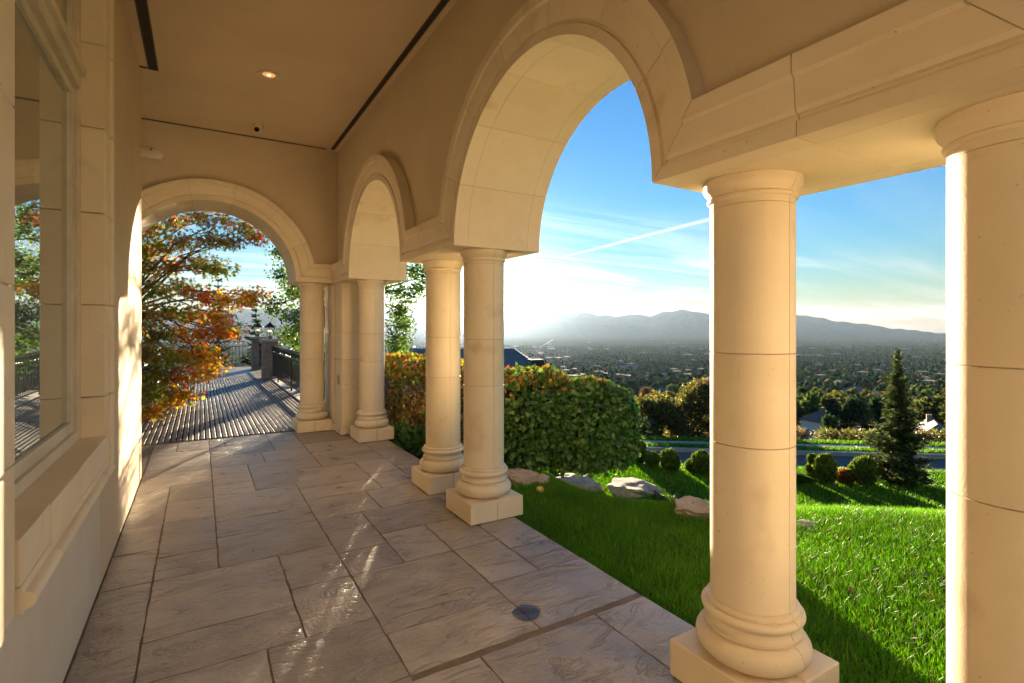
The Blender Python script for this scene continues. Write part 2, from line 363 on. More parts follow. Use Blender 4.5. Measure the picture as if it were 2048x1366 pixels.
# road, kerbs, verge
asphalt = surf('asphalt', (0.095, 0.090, 0.086), (0.13, 0.123, 0.118), 0.9, 1.2, 0.35, 90.0, spec=0.2)
concrete = surf('kerb_concrete', (0.27, 0.255, 0.23), (0.36, 0.34, 0.31), 0.85, 3.0, 0.3, 80.0)
soil = surf('lawn_soil', (0.020, 0.035, 0.010), (0.032, 0.055, 0.014), 0.95, 6.0, 0.5, 60.0, spec=0.0)
dry = surf('dry_verge', (0.045, 0.060, 0.018), (0.13, 0.105, 0.055), 0.95, 1.2, 0.5, 40.0, spec=0.0)
def strip(name, s0, s1, wa, wb, dz, mat, ns=80, nw=8, zf=None):
    s = np.linspace(s0, s1, ns); t = np.linspace(0, 1, nw)
    S, T = np.meshgrid(s, t); W = (wa - 0.105 * S) * (1 - T) + (wb - 0.105 * S) * T
    X, Y = W * SA + S * CA, W * CA - S * SA
    Z = (ground(X, Y) if zf is None else np.full_like(X, zf)) + dz
    return sheet(name, np.dstack((X, Y)), Z, mat)
strip('road', -14, 60, 14.4, 20.26, 0.0, asphalt, zf=-3.19)
def kerb(name, w0, w1):
    S = Soup(); s = np.linspace(-14, 60, 40)
    prof = [(w0, -3.3), (w0, -3.075), (w0 + 0.02, -3.05), (w1 - 0.02, -3.05), (w1, -3.075), (w1, -3.3)]
    for a_ in s:
        for w_, z_ in prof: x_, y_ = sw(a_, w_ - 0.105 * a_); S.v.append((x_, y_, z_))
    n = len(prof)
    for i in range(len(s) - 1):
        for k in range(n - 1): S.f.append((i*n+k, i*n+k+1, (i+1)*n+k+1, (i+1)*n+k))
    tag(S.build(name, concrete), kind='structure')
kerb('kerb', 20.26, 20.46); kerb('near_kerb', 14.2, 14.4)
strip('verge', -14, 60, 20.46, 22.3, 0.0, soil, zf=-3.075)
strip('footpath', -14, 60, 21.15, 21.6, 0.008, concrete, zf=-3.07)
def build_lawn():
    s = np.linspace(-3, 34, 150); w = np.linspace(0.3, 14.6, 120)
    S, W0 = np.meshgrid(s, w); W = np.minimum(W0, 14.2 - 0.105 * S)
    X, Y = W * SA + S * CA, W * CA - S * SA
    X2 = np.maximum(X, 2.16)
    sheet('lawn', np.dstack((X2, Y)), ground(X2, Y) - 0.005, soil)
build_lawn()

# ------------------------------------------------------------------ portico: walls, ceiling, arches, columns
QI, QO = 1.79, 2.445            # arcade wall faces (x)
EI, EO = 8.125, 8.78            # end wall faces (y)
RAD, SPR, CEIL = 1.045, 2.23, 4.22
ARCS = [2.70, 6.085, -0.685]    # arch centres along y
END_C = 0.145                   # end arch centre along x
COLX, COLY = 2.09, 8.44
map_y = lambda t, q, z: (q, t, z)
map_x = lambda t, q, z: (t, q, z)
FRONT = [(0, .075), (.055, .075), (.060, .058), (.074, .058), (.079, .074), (.094, .082), (.196, .090), (.206, .104), (.270, .104), (.270, -.045), (0, -.045)]

def outline(seq, t0, t1, top):
    """polygon of a wall standing on arches: seq of arch centres, bottom edge hidden in the mouldings"""
    pts = [(t0, SPR + 0.13)]
    for c in sorted(seq):
        rr = RAD + 0.13; a0 = math.asin(0.13 / rr)
        for k in range(33):
            th = math.pi - a0 - (math.pi - 2 * a0) * k / 32
            pts.append((c + rr * math.cos(th), SPR + rr * math.sin(th)))
    pts += [(t1, SPR + 0.13), (t1, top), (t0, top)]
    return pts
def slab(name, pts, q0, q1, mp, mat, parent=None):
    bm = bmesh.new()
    vs = [bm.verts.new(mp(t, q0, z)) for t, z in pts]; f = bm.faces.new(vs)
    ex = bmesh.ops.extrude_face_region(bm, geom=[f]); mv = [g for g in ex['geom'] if isinstance(g, bmesh.types.BMVert)]
    d = Vector(mp(0, q1, 0)) - Vector(mp(0, q0, 0))
    bmesh.ops.translate(bm, verts=mv, vec=d)
    bmesh.ops.triangulate(bm, faces=[x for x in bm.faces if len(x.verts) > 4]); bmesh.ops.recalc_face_normals(bm, faces=bm.faces)
    me = bpy.data.meshes.new(name); bm.to_mesh(me); bm.free(); me.materials.append(mat)
    return link(name, me, parent)
aw = slab('arcade_wall', outline(ARCS, -3.6, EO, 4.6), QI, QO, map_y, stucco)
tag(aw, 'tan stucco wall above the arches on the lawn side', 'wall')
ew = slab('end_wall', outline([END_C], -2.2, QI - 0.004, 4.6), EI, EO, map_x, stucco)
tag(ew, 'tan stucco wall above the arch at the far end', 'wall')
box('left_jamb', -2.2, -0.93, EI + 0.02, EO - 0.02, 0, SPR + 0.12, stone, ew, 0.01)
ce = box('ceiling', -2.2, QI - 0.003, -3.6, EI - 0.003, CEIL, 4.45, stucco_c); tag(ce, kind='structure')
rf = box('sun_block_slab', -6.0, 2.9, -3.7, 9.2, 4.61, 4.85, stucco); tag(rf, 'unseen flat roof slab added above the portico ceiling to block sun and sky', 'roof')  # unseen slab, added to keep sun and sky out of the portico

JOINT = 0.0022
def ring_piece(name, prof, c, mp, a, b, mat, parent, mitre0=False, mitre1=False, K=7, gap=JOINT):
    """stone of an arch: closed profile (radial, q) swept from angle a to b; ends may be mitred into a lintel"""
    V, Fc = [], []; n = len(prof)
    g = gap / RAD
    for k in range(K + 1):
        for r, q in prof:
            ms = math.asin(max(r, 0) / (RAD + r))
            a0 = ms + g if mitre0 else a + g; b0 = math.pi - ms - g if mitre1 else b - g
            th = a0 + (b0 - a0) * k / K
            V.append(mp(c + (RAD + r) * math.cos(th), q, SPR + (RAD + r) * math.sin(th)))
    for k in range(K):
        for i in range(n):
            j = (i + 1) % n; Fc.append((k*n+i, k*n+j, (k+1)*n+j, (k+1)*n+i))
    Fc.append(tuple(range(n))); Fc.append(tuple(K*n + i for i in reversed(range(n))))
    return mk(name, V, Fc, mat, parent, smooth=True)
def bar_piece(name, prof, mp, f0, f1, mat, parent):
    """straight stone: profile (height, q, p) between ends given as functions of height and projection"""
    V = [mp(f0(r, p) + JOINT, q, SPR + r) for r, q, p in prof] + [mp(f1(r, p) - JOINT, q, SPR + r) for r, q, p in prof]
    n = len(prof); Fc = [(i, (i+1) % n, n + (i+1) % n, n + i) for i in range(n)] + [tuple(range(n)), tuple(n + i for i in reversed(range(n)))]
    return mk(name, V, Fc, mat, parent)
def profiles(qi, qo):
    sgn = 1 if qo > qi else -1
    front = [(r, qi - p * sgn, p) for r, p in FRONT]
    back = [(r, qo + p * sgn, p) for r, p in FRONT]
    a, b = qi + .045 * sgn, qo - .045 * sgn
    g = JOINT * sgn
    midp = [(0, a + g, 0), (0, b - g, 0), (0.10, b - g, 0), (0.10, a + g, 0)]
    return front, midp, back
mits = (stone, stone_b)
INSET = [(min(max(r, .003), .266), p - .0035) for r, p in FRONT[:-2]]
def bed(qi, qo, s): return [(r, qi - p * s) for r, p in INSET] + [(r, qo + p * s) for r, p in reversed(INSET)]
def arch(name, c, mp, qi, qo, label, nv=7):
    loc = mp(c, (qi + qo) / 2, SPR)
    t = thing(name, loc, label, 'arch', 'stone arches of the portico')
    fr, md, bk = profiles(qi, qo)
    for i in range(nv):
        a, b = math.pi * i / nv, math.pi * (i + 1) / nv
        m0, m1 = i == 0, i == nv - 1
        mt = mits[(i + int(c * 3)) % 2]
        ring_piece('voussoir', [(r, q) for r, q, p in fr], c, mp, a, b, mt, t, m0, m1)
        ring_piece('soffit_stone', [(r, q) for r, q, p in md], c, mp, a, b, mits[i % 2], t)
        ring_piece('voussoir', [(r, q) for r, q, p in bk], c, mp, a, b, mt, t, m0, m1)
    # mortar behind the joints
    s = 1 if qo > qi else -1
    ring_piece('mortar_bed', bed(qi, qo, s), c, mp, 0, math.pi, mortar, t, True, True, K=48, gap=-0.005)
    return t
arch('stone_arch', ARCS[0], map_y, QI, QO, 'large round stone arch framing the sky, nearest on the lawn side')
arch('stone_arch', ARCS[1], map_y, QI, QO, 'narrow-looking stone arch farther along, beside the corner of the portico')
arch('stone_arch', ARCS[2], map_y, QI, QO, 'stone arch past the rightmost column, its curve out of the picture')
arch('stone_arch', END_C, map_x, EI, EO, 'stone arch at the far end opening onto the wooden bridge')

def spring(c, side):            # where a lintel stops against the arch moulding, for height r
    return lambda r, p=0: c + side * (RAD + max(r, 0)) * math.cos(math.asin(max(r, 0) / (RAD + r)))
def lintel(label, t0f, t1f, tm, mp, qi, qo, loc, inner_end=False):
    t = thing('stone_lintel', loc, label, 'lintel', 'stone lintels on the columns')
    fr, md, bk = profiles(qi, qo)
    cuts = [t0f] + [(lambda r, p=0, x=x: x) for x in tm] + [t1f]
    for i in range(len(cuts) - 1):
        bar_piece('moulding', fr, mp, cuts[i], cuts[i + 1], mits[i % 2], t)
        e = (lambda r, p=0: t1f(r, 0)) if i == len(cuts) - 2 else cuts[i + 1]
        s_ = (lambda r, p=0: t0f(r, 0)) if i == 0 else cuts[i]
        bar_piece('soffit_stone', md, mp, (lambda r, p=0, f=s_: f(0)), (lambda r, p=0, f=e: f(0)), mits[(i + 1) % 2], t)
        if not (inner_end and i == len(cuts) - 2): bar_piece('moulding', bk, mp, s_, e, mits[i % 2], t)
        else: bar_piece('moulding', bk, mp, s_, e, mits[i % 2], t)
    s = 1 if qo > qi else -1
    core = [(r, q, 0) for r, q in bed(qi, qo, s)]
    bar_piece('mortar_bed', core, mp, lambda r, p=0: t0f(r, 0) + .001, lambda r, p=0: t1f(r, 0) - (.12 if inner_end else .001), mortar, t)
    return t
lintel('long stone lintel across the top right corner, on the two nearest columns', spring(ARCS[2], 1), spring(ARCS[0], -1), [1.005], map_y, QI, QO, (2.1, 1.0, SPR))
lintel('short stone lintel on the pair of columns before the hedge', spring(ARCS[0], 1), spring(ARCS[1], -1), [4.39], map_y, QI, QO, (2.1, 4.39, SPR))
lintel('stone lintel outside the picture, past the rightmost arch', lambda r, p=0: -3.55, spring(ARCS[2], -1), [-2.38], map_y, QI, QO, (2.1, -2.4, SPR))
lintel('stone lintel over the corner pier, on the lawn side', spring(ARCS[1], 1), lambda r, p=0: EI - p, [], map_y, QI, QO, (2.1, 7.7, SPR), True)
lintel('stone lintel over the corner pier, on the bridge side', spring(END_C, 1), lambda r, p=0: QI - p, [], map_x, EI, EO, (1.5, 8.4, SPR), True)

TORUS = [(0.150, 0.166)] + [(0.172 + 0.062 * math.sin(math.pi * k / 10), 0.168 + 0.058 * (1 - math.cos(math.pi * k / 10))) for k in range(11)] \
      + [(0.197, 0.286), (0.200, 0.300), (0.188, 0.304), (0.180, 0.316), (0.180, 0.330), (0.188, 0.340)] \
      + [(0.186 + 0.024 * math.sin(math.pi * k / 8), 0.342 + 0.021 * (1 - math.cos(math.pi * k / 8))) for k in range(9)] + [(0.190, 0.386), (0.190, 0.398), (0.176, 0.408)]
CAPITAL = [(0.171, 2.110), (0.172, 2.135), (0.182, 2.140), (0.184, 2.152), (0.177, 2.158), (0.182, 2.172), (0.196, 2.188), (0.200, 2.200), (0.200, 2.2285)]
def column(x, y, label):
    t = thing('stone_column', (x, y, 0), label, 'column', 'round stone columns of the portico')
    g = JOINT
    for sgn in (-1, 1):
        a0, a1 = (math.pi / 2, 1.5 * math.pi) if sgn < 0 else (-math.pi / 2, math.pi / 2)
        xo = x + sgn * g * 0.6
        x0, x1 = (x - 0.245, x - g * .6) if sgn < 0 else (x + g * .6, x + 0.245)
        box('plinth', x0, x1, y - 0.245, y + 0.245, 0.002, 0.165, stone, t, 0.007, 2)
        S = Soup(); S.lathe(TORUS, (xo, y, 0), 26, a0, a1); S.build('base_moulding', stone, t, True)
        for i, (z0, z1) in enumerate(((0.408, 1.09), (1.09, 1.48), (1.48, 2.110))):
            S = Soup(); r = 0.1715
            S.lathe([(r, z0 + g), (r, z1 - g)], (xo, y, 0), 30, a0, a1); S.build('drum', mits[(i + int(y)) % 2], t, True)
        S = Soup(); S.lathe(CAPITAL, (xo, y, 0), 26, a0, a1); S.build('capital', stone, t, True)
    S = Soup(); S.lathe([(0.1665, 0.17), (0.1665, 2.2)], (x, y, 0), 32); S.build('mortar_core', mortar, t, True)
    return t
column(COLX, 0.545, 'rightmost stone column, cut by the right edge of the picture')
column(COLX, 1.425, 'tall near stone column standing on its plinth at the lawn edge')
column(COLX, 3.955, 'front column of the pair left of the leafy hedge')
column(COLX, 4.825, 'rear column of the pair before the browning hedge')
column(COLX, 7.345, 'slender-looking stone column in front of the corner pier')
column(1.475, COLY, 'stone column at the right side of the far arch by the bridge')
column(-1.185, COLY, 'stone column at the left side of the far arch, hidden by the house wall')
column(COLX, -1.96, 'stone column outside the picture, first past the rightmost one')
column(COLX, -2.83, 'stone column outside the picture, second past the rightmost one')

pier = thing('corner_pier', (2.05, 8.2, 0), 'square stone pier between the two corner columns', 'pier')
for i, (z0, z1) in enumerate(((0.002, 0.11), (0.11, 0.66), (0.66, 1.09), (1.09, 1.48), (1.48, SPR - 0.001))):
    e = 0.015 if i == 0 else 0
    box('block', 1.765 - e, 2.40 + e, 7.755 - e, 8.74, z0 + .0015, z1 - .0015, mits[i % 2], pier, 0.004)
    box('block', 1.735 - e, 2.36, 8.17 - e, 8.80, z0 + .0015, z1 - .0015, mits[(i + 1) % 2], pier, 0.004)
box('mortar_core', 1.775, 2.39, 7.765, 8.73, 0.01, SPR - 0.01, mortar, pier)
ou = thing('power_outlet', (1.765, 7.93, 0.78), 'small grey covered power outlet on the corner pier', 'outlet')
box('back_plate', 1.750, 1.764, 7.88, 7.96, 0.72, 0.86, plain('outlet_grey', (0.30, 0.27, 0.22), 0.4), ou, 0.004)
for z in (0.755, 0.825): box('socket_cover', 1.742, 1.7495, 7.895, 7.945, z - 0.024, z + 0.024, MATS['outlet_grey'], ou, 0.003)

# ------------------------------------------------------------------ house wall with the tall window
WX = -0.526
ww = thing('house_wall', (-0.7, 3.0, 0), 'plain stucco house wall holding the tall window at left', 'wall')
Y0, Y1, Z0, Z1 = 2.17, 3.95, 0.935, 4.02
box('wall_panel', -1.0, WX, -3.6, Y0 - 0.1, 0.0, CEIL - 0.002, stucco, ww)
box('wall_panel', -1.0, WX, Y1 + 0.1, 6.67, 0.0, CEIL - 0.002, stucco, ww)
box('wall_panel', -1.0, WX - 0.001, Y0 - 0.1, Y1 + 0.1, 0.0, 0.72, wall_low, ww)
box('wall_panel', -1.0, WX - 0.001, Y0 - 0.1, Y1 + 0.1, Z1 + 0.1, CEIL - 0.002, stucco, ww)
box('wall_return', -2.2, -1.002, 6.35, 6.668, 0.0, CEIL - 0.002, stucco, ww)
wd = thing('tall_window', (WX, 3.06, Z0), 'tall house window with reflecting glass and a deep stone surround', 'window')
gl, nt, p = principled('window_glass')
p.inputs['Base Color'].default_value = (0.42, 0.44, 0.41, 1); p.inputs['Metallic'].default_value = 0.72; p.inputs['Roughness'].default_value = 0.015; p.inputs['IOR'].default_value = 2.7; p.inputs['Specular IOR Level'].default_value = 0.5
box('glass_pane', -0.655, -0.640, Y0 + 0.1, Y1 - 0.17, Z0 + 0.1, 2.96, gl, wd)
box('glass_pane', -0.655, -0.640, Y0 + 0.1, Y1 - 0.17, 3.11, Z1 - 0.1, gl, wd)
fr = Soup(); FX0, FX1 = -0.70, -0.605
fr.box(FX0, FX1, Y1 - 0.10, Y1, Z0, Z1); fr.box(FX0, FX1, Y0, Y0 + 0.06, Z0, Z1)
fr.box(FX0, FX1, Y0 + 0.06, Y1 - 0.10, Z0, Z0 + 0.055); fr.box(FX0, FX1, Y0 + 0.06, Y1 - 0.10, Z1 - 0.05, Z1)
fr.build('outer_frame', frame_mat, wd)
sa = Soup()
for za, zb in ((Z0 + 0.057, 2.955), (3.115, Z1 - 0.052)):
    sa.box(-0.68, -0.622, Y1 - 0.170, Y1 - 0.103, za, zb); sa.box(-0.68, -0.622, Y0 + 0.063, Y0 + 0.11, za, zb)
    sa.box(-0.68, -0.622, Y0 + 0.111, Y1 - 0.171, za, za + 0.06); sa.box(-0.68, -0.622, Y0 + 0.111, Y1 - 0.171, zb - 0.05, zb)
sa.build('sash', frame_mat, wd)
tb = Soup(); tb.box(-0.69, -0.590, Y0 + 0.061, Y1 - 0.101, 2.957, 3.113); tb.box(-0.69, -0.565, Y0 + 0.062, Y1 - 0.1015, 3.03, 3.075); tb.build('transom', frame_mat, wd)
zs = [0.70, 1.17, 1.72, 2.27, 2.78, 3.28, 3.75, 4.14]
for i in range(len(zs) - 1):
    for a_, b_, c_, d_ in ((Y1 + 0.002, Y1 + 0.17, Y1 + 0.1705, Y1 + 0.245), (Y0 - 0.17, Y0 - 0.002, Y0 - 0.245, Y0 - 0.1705)):
        j = i
        box('jamb_stone', -0.72, -0.490, a_, b_, zs[i] + .002, zs[i+1] - .002, mits[i % 2], wd, 0.004)
        box('jamb_moulding', -0.60, -0.472, c_, d_, zs[i] + .002, zs[i+1] - .002, mits[i % 2], wd, 0.012, 2)
box('lintel_stone', -0.72, -0.491, Y0 - 0.001, Y1 + 0.001, Z1 + 0.003, 4.14, stone, wd, 0.004)
ys = [Y0 + 0.001, 2.55, 3.13, Y1 - 0.001]
for i in range(3):
    box('sill_stone', -0.72, -0.478 + 0.004 * (i == 1), ys[i] + .0015, ys[i+1] - .0015, 0.785, Z0 - 0.002, mits[i % 2], wd, 0.006, 2)
    S = Soup(); n = 8
    pr = [(-0.60, 0.70), (-0.470, 0.70)] + [(-0.470 + 0.030 * math.sin(math.pi * k / n), 0.712 + 0.027 * (1 - math.cos(math.pi * k / n))) for k in range(n + 1)] + [(-0.480, 0.780), (-0.60, 0.7835)]
    for yy in (ys[i] + .0015, ys[i+1] - .0015): S.v += [(x, yy, z) for x, z in pr]
    m_ = len(pr); S.f = [(k, (k+1) % m_, m_ + (k+1) % m_, m_ + k) for k in range(m_)] + [tuple(range(m_)), tuple(m_ + k for k in reversed(range(m_)))]
    S.build('sill_moulding', mits[(i + 1) % 2], wd, True)
box('sill_bed', -0.70, -0.50, Y0 + 0.003, Y1 - 0.003, 0.705, Z0 - 0.01, mortar, wd)

# ------------------------------------------------------------------ ceiling fittings
def slot(label, x0, x1, y0, y1, along):
    t = thing('slot_vent', ((x0 + x1) / 2, (y0 + y1) / 2, CEIL), label, 'vent', 'linear slot vents in the ceiling')
    S = Soup(); e = 0.010; zb, zt = CEIL - 0.006, CEIL - 0.0005
    S.box(x0, x1, y0, y0 + e, zb, zt); S.box(x0, x1, y1 - e, y1, zb, zt); S.box(x0, x0 + e, y0 + e, y1 - e, zb, zt); S.box(x1 - e, x1, y0 + e, y1 - e, zb, zt)
    S.build('frame', plain('vent_bronze', (0.10, 0.085, 0.065), 0.5) if 'vent_bronze' not in MATS else MATS['vent_bronze'], t)
    box('slot_shade', x0 + e, x1 - e, y0 + e, y1 - e, CEIL - 0.0022, CEIL - 0.0008, dark, t)  # flat plate under the ceiling; the slot's unlit depth is put into its colour
    S = Soup()
    if along == 'y':
        for yy in np.arange(y0 + 0.03, y1 - 0.02, 0.036): S.box(x0 + e, x1 - e, yy, yy + 0.006, zb + 0.001, zt - 0.002)
    else:
        for xx in np.arange(x0 + 0.03, x1 - 0.02, 0.036): S.box(xx, xx + 0.006, y0 + e, y1 - e, zb + 0.001, zt - 0.002)
    tag(S.build('slats', MATS['vent_bronze'], t), kind='stuff')
slot('long dark slot vent in the ceiling beside the arcade wall', 1.665, 1.725, -3.0, 8.03, 'y')
slot('slot vent in the ceiling above the house wall', -0.455, -0.365, -3.0, 6.47, 'y')
slot('thin slot vent in the ceiling along the end wall', -0.9, 1.62, 8.035, 8.075, 'x')
slot('short slot vent across the wall corner at top left', -0.56, -0.46, 6.435, 6.468, 'x')
rl = thing('recessed_light', (0.62, 5.98, CEIL), 'lit recessed downlight in the ceiling', 'light')
S = Soup(); S.lathe([(0.075, 0), (0.110, 0), (0.112, -0.004), (0.108, -0.008), (0.078, -0.004)], (0.62, 5.98, CEIL - 0.0008), 32); 
rim = [(0.062, -0.0005), (0.066, -0.003), (0.104, -0.009), (0.110, -0.006), (0.111, -0.0006)]
S = Soup(); b = 0
for r, z in rim:
    for k in range(32): S.v.append((0.62 + r * math.cos(k * math.pi / 16), 5.98 + r * math.sin(k * math.pi / 16), CEIL + z))
for i in range(len(rim) - 1):
    for k in range(32): S.f.append((i*32+k, i*32+(k+1) % 32, (i+1)*32+(k+1) % 32, (i+1)*32+k))
S.build('trim_ring', white_plastic, rl, True)
S = Soup(); S.lathe([(0.0615, -0.0009), (0.055, -0.0028), (0.02, -0.004)], (0.62, 5.98, CEIL), 24); S.build('glowing_lens', emit('warm_lamp', (1.0, 0.50, 0.16), 0.10), rl, True)
S = Soup(); S.lathe([(0.018, -0.0041), (0.012, -0.0062)], (0.62, 5.98, CEIL), 16); S.build('bulb', emit('warm_bulb', (1.0, 0.70, 0.36), 0.9), rl, True)
dc = thing('dome_camera', (0.657, 7.55, CEIL), 'white dome security camera on the ceiling near the end wall', 'camera')
S = Soup(); S.lathe([(0.058, -0.0005), (0.060, -0.03), (0.055, -0.045)], (0.657, 7.55, CEIL), 24); S.build('mount', white_plastic, dc, True)
S = Soup(); S.lathe([(0.050, -0.046)] + [(0.050 * math.cos(a_), -0.046 - 0.05 * math.sin(a_)) for a_ in np.linspace(0.1, 1.5, 8)], (0.657, 7.55, CEIL), 24); S.build('ball', white_plastic, dc, True)
S = Soup(); S.tube([(0.640, 7.520, CEIL - 0.070), (0.628, 7.490, CEIL - 0.082)], [0.030, 0.030], 16); S.build('lens', plain('lens_black', (0.01, 0.01, 0.012), 0.15), dc, True)
ws = thing('motion_sensor', (WX, 6.55, 3.38), 'white bullet-shaped sensor on the house wall corner', 'sensor')
S = Soup(); S.tube([(WX - 0.005, 6.55, 3.385), (WX + 0.02, 6.55, 3.385)], [0.062, 0.062], 20); S.build('wall_base', white_plastic, ws, True)
S = Soup(); S.tube([(WX + 0.021, 6.55, 3.385), (WX + 0.10, 6.55, 3.383)], [0.066, 0.066], 20); S.build('body', white_plastic, ws, True)
S = Soup(); S.tube([(WX + 0.102, 6.55, 3.383), (WX + 0.15, 6.545, 3.378), (WX + 0.18, 6.54, 3.372), (WX + 0.195, 6.538, 3.368)], [0.066, 0.060, 0.044, 0.015], 20); S.build('nose', white_plastic, ws, True)
box('badge', WX + 0.085, WX + 0.105, 6.480, 6.488, 3.392, 3.414, plain('badge_grey', (0.18, 0.17, 0.15), 0.4), ws)

# ------------------------------------------------------------------ patio: stamped stones one by one
patio = box('patio', -1.3, 2.262, -3.6, 8.50, -0.22, -0.011, grout, None, 0.004); tag(patio, kind='structure')
X = dict(a=WX + 0.004, b=-0.255, c=0.108, m=0.285, d=0.468, n=0.66, e=0.828, g=1.19, h=1.372, i=1.548, j=1.912, k=2.258)
yv = lambda n: 2.285 + 0.185 * n
STN = [('a','b',-5,9),('a','b',9,12),('a','b',12,15),('a','b',15,21),
 ('b','c',9,11),('b','c',11,15),('b','c',15,18),('b','c',18,21),('b','d',5,9),('b','d',3,5),('b','m',-3,3),('m','e',0,3),('m','e',-4,0),
 ('d','e',6,9),('d','e',3,6),('c','e',9,12),('c','e',12,14),('c','e',14,18),('e','g',6,8),('e','g',8,12),('e','i',2,6),('e','i',0,2),
 ('g','i',6,9),('g','j',9,12),('i','j',3,6),('i','k',0,3),('j','k',3,5),('j','k',5,9),('i','j',6,9),('j','k',9,12),
 ('e','h',12,15),('h','k',12,15),('e','i',15,17),('e','i',17,21),('i','j',15,18),('i','j',18,21),('j','k',15,19),('j','k',19,25),
 ('c','d',18,20),('c','d',20,24),('d','g',18,21),('d','g',21,24),('g','j',21,24),
 ('a','c',21,24),('a','c',24,26),('a','c',26,30),('c','n',24,27),('n','g',24,27),('g','j',24,28),('g','k',28,33),('j','k',25,28),
 ('a','b',30,33),('b','c',30,33),('c','e',27,30),('e','g',27,30),('c','m',30,33),('m','e',30,33),('e','g',30,33)]
def slate(x0, x1, y0, y1, k):
    g = 0.0056; nx, ny = max(2, int((x1 - x0) / 0.07)), max(2, int((y1 - y0) / 0.07))
    jit = lambda: random.uniform(-0.003, 0.003)
    bm = bmesh.new(); G = {}
    for i in range(nx + 1):
        for j in range(ny + 1):
            x = x0 + g + (x1 - x0 - 2 * g) * i / nx; y = y0 + g + (y1 - y0 - 2 * g) * j / ny
            bx_, by_ = i in (0, nx), j in (0, ny)
            if bx_: x += jit()
            if by_: y += jit()
            z = 0.0 + 0.004 * noise.noise(Vector((x * 4, y * 4, k * 3.1))) - 0.004
            if bx_ or by_: z -= 0.0035
            G[i, j] = bm.verts.new((x, y, z))
    for i in range(nx):
        for j in range(ny): bm.faces.new((G[i, j], G[i+1, j], G[i+1, j+1], G[i, j+1]))
    ed = [e for e in bm.edges if e.is_boundary]
    ex = bmesh.ops.extrude_edge_only(bm, edges=ed)
    for v in [q for q in ex['geom'] if isinstance(q, bmesh.types.BMVert)]:
        v.co.z = -0.03; v.co.x += 0.003 * (1 if v.co.x < (x0 + x1) / 2 else -1) * 0
    bmesh.ops.recalc_face_normals(bm, faces=bm.faces)
    me = bpy.data.meshes.new('paving_stone'); bm.to_mesh(me); bm.free(); me.shade_smooth(); me.set_sharp_from_angle(angle=R_(30)); me.materials.append(random.choice(paving))
    return link('paving_stone', me, patio)
for k, (xa, xb, n0, n1) in enumerate(STN): slate(X[xa], X[xb], yv(n0), yv(n1) + (0.03 if n1 == 33 else 0), k)
# front slab beyond the wide control joint
fy = 2.245
for k, (xa, xb, y0, y1) in enumerate([(0.108, 0.60, 1.2, fy), (0.60, 1.168, 1.35, fy), (1.168, 1.882, 1.3, fy), (1.882, 2.258, 1.1, fy), (WX + .004, 0.108, 0.2, 1.355), (0.108, 1.168, 0.2, 1.2), (1.168, 2.258, -0.2, 1.1), (WX + .004, 0.828, -1.5, 0.2), (0.828, 2.258, -1.9, -0.2)]):
    slate(xa, xb, y0, min(y1, fy), 100 + k)
pud, nt, p = principled('still_water'); p.inputs['Base Color'].default_value = (0.05, 0.045, 0.04, 1); p.inputs['Roughness'].default_value = 0.03; p.inputs['IOR'].default_value = 1.5
tp = nt.nodes.new('ShaderNodeBsdfTransparent'); tp.inputs[0].default_value = (0.75, 0.73, 0.70, 1); mx = nt.nodes.new('ShaderNodeMixShader'); mx.inputs[0].default_value = 0.45
nt.links.new(tp.outputs[0], mx.inputs[1]); nt.links.new(p.outputs[0], mx.inputs[2]); nt.links.new(mx.outputs[0], nt.nodes['Material Output'].inputs[0])
pc = (1.555, 2.435); S = Soup(); n = 26
S.v = [(pc[0] + (0.080 + 0.006 * math.sin(3 * a_ + 1)) * math.cos(a_), pc[1] + (0.075 + 0.005 * math.sin(2 * a_)) * math.sin(a_), 0.0035) for a_ in np.linspace(0, 2 * math.pi, n, endpoint=False)]
S.v += [(x, y, 0.0008) for x, y, z in S.v]
S.f = [tuple(range(n))] + [(i, (i+1) % n, n + (i+1) % n, n + i) for i in range(n)]
tag(S.build('puddle', pud), 'small shiny puddle on the patio by the wide joint', 'puddle')

# ------------------------------------------------------------------ foliage tools
SHAPES = {
 'oval': (np.array([(0, 0, 0), (0.24, 0.28, 0.05), (0.27, 0.55, 0.05), (0, 1.0, -0.05), (-0.27, 0.55, 0.05), (-0.24, 0.28, 0.05)]), [(0, 1, 2, 3), (0, 3, 4, 5)]),
 'heart': (np.array([(0, 0, 0), (0.40, 0.18, 0.05), (0.42, 0.5, 0.05), (0, 1.0, -0.06), (-0.42, 0.5, 0.05), (-0.40, 0.18, 0.05)]), [(0, 1, 2, 3), (0, 3, 4, 5)]),
 'quad': (np.array([(-0.3, 0, 0), (0.3, 0, 0), (0.22, 1, 0), (-0.22, 1, 0)]), [(0, 1, 2, 3)]),
 'needle': (np.array([(-0.11, 0, 0), (0.11, 0, 0), (0.0, 1, 0)]), [(0, 1, 2)]),
 'maple': (np.array([(0, 0, 0), (0.50, 0.02, -0.06), (0.17, 0.30, 0.03), (0.56, 0.55, -0.05), (0.14, 0.52, 0.03), (0, 1.05, -0.05), (-0.14, 0.52, 0.03), (-0.56, 0.55, -0.05), (-0.17, 0.30, 0.03), (-0.50, 0.02, -0.06)]),
           [(0, 1, 2), (0, 2, 3, 4), (0, 4, 5, 6), (0, 6, 7, 8), (0, 8, 9)]),
}
def unit(v): return v / np.maximum(np.linalg.norm(v, axis=-1, keepdims=True), 1e-9)
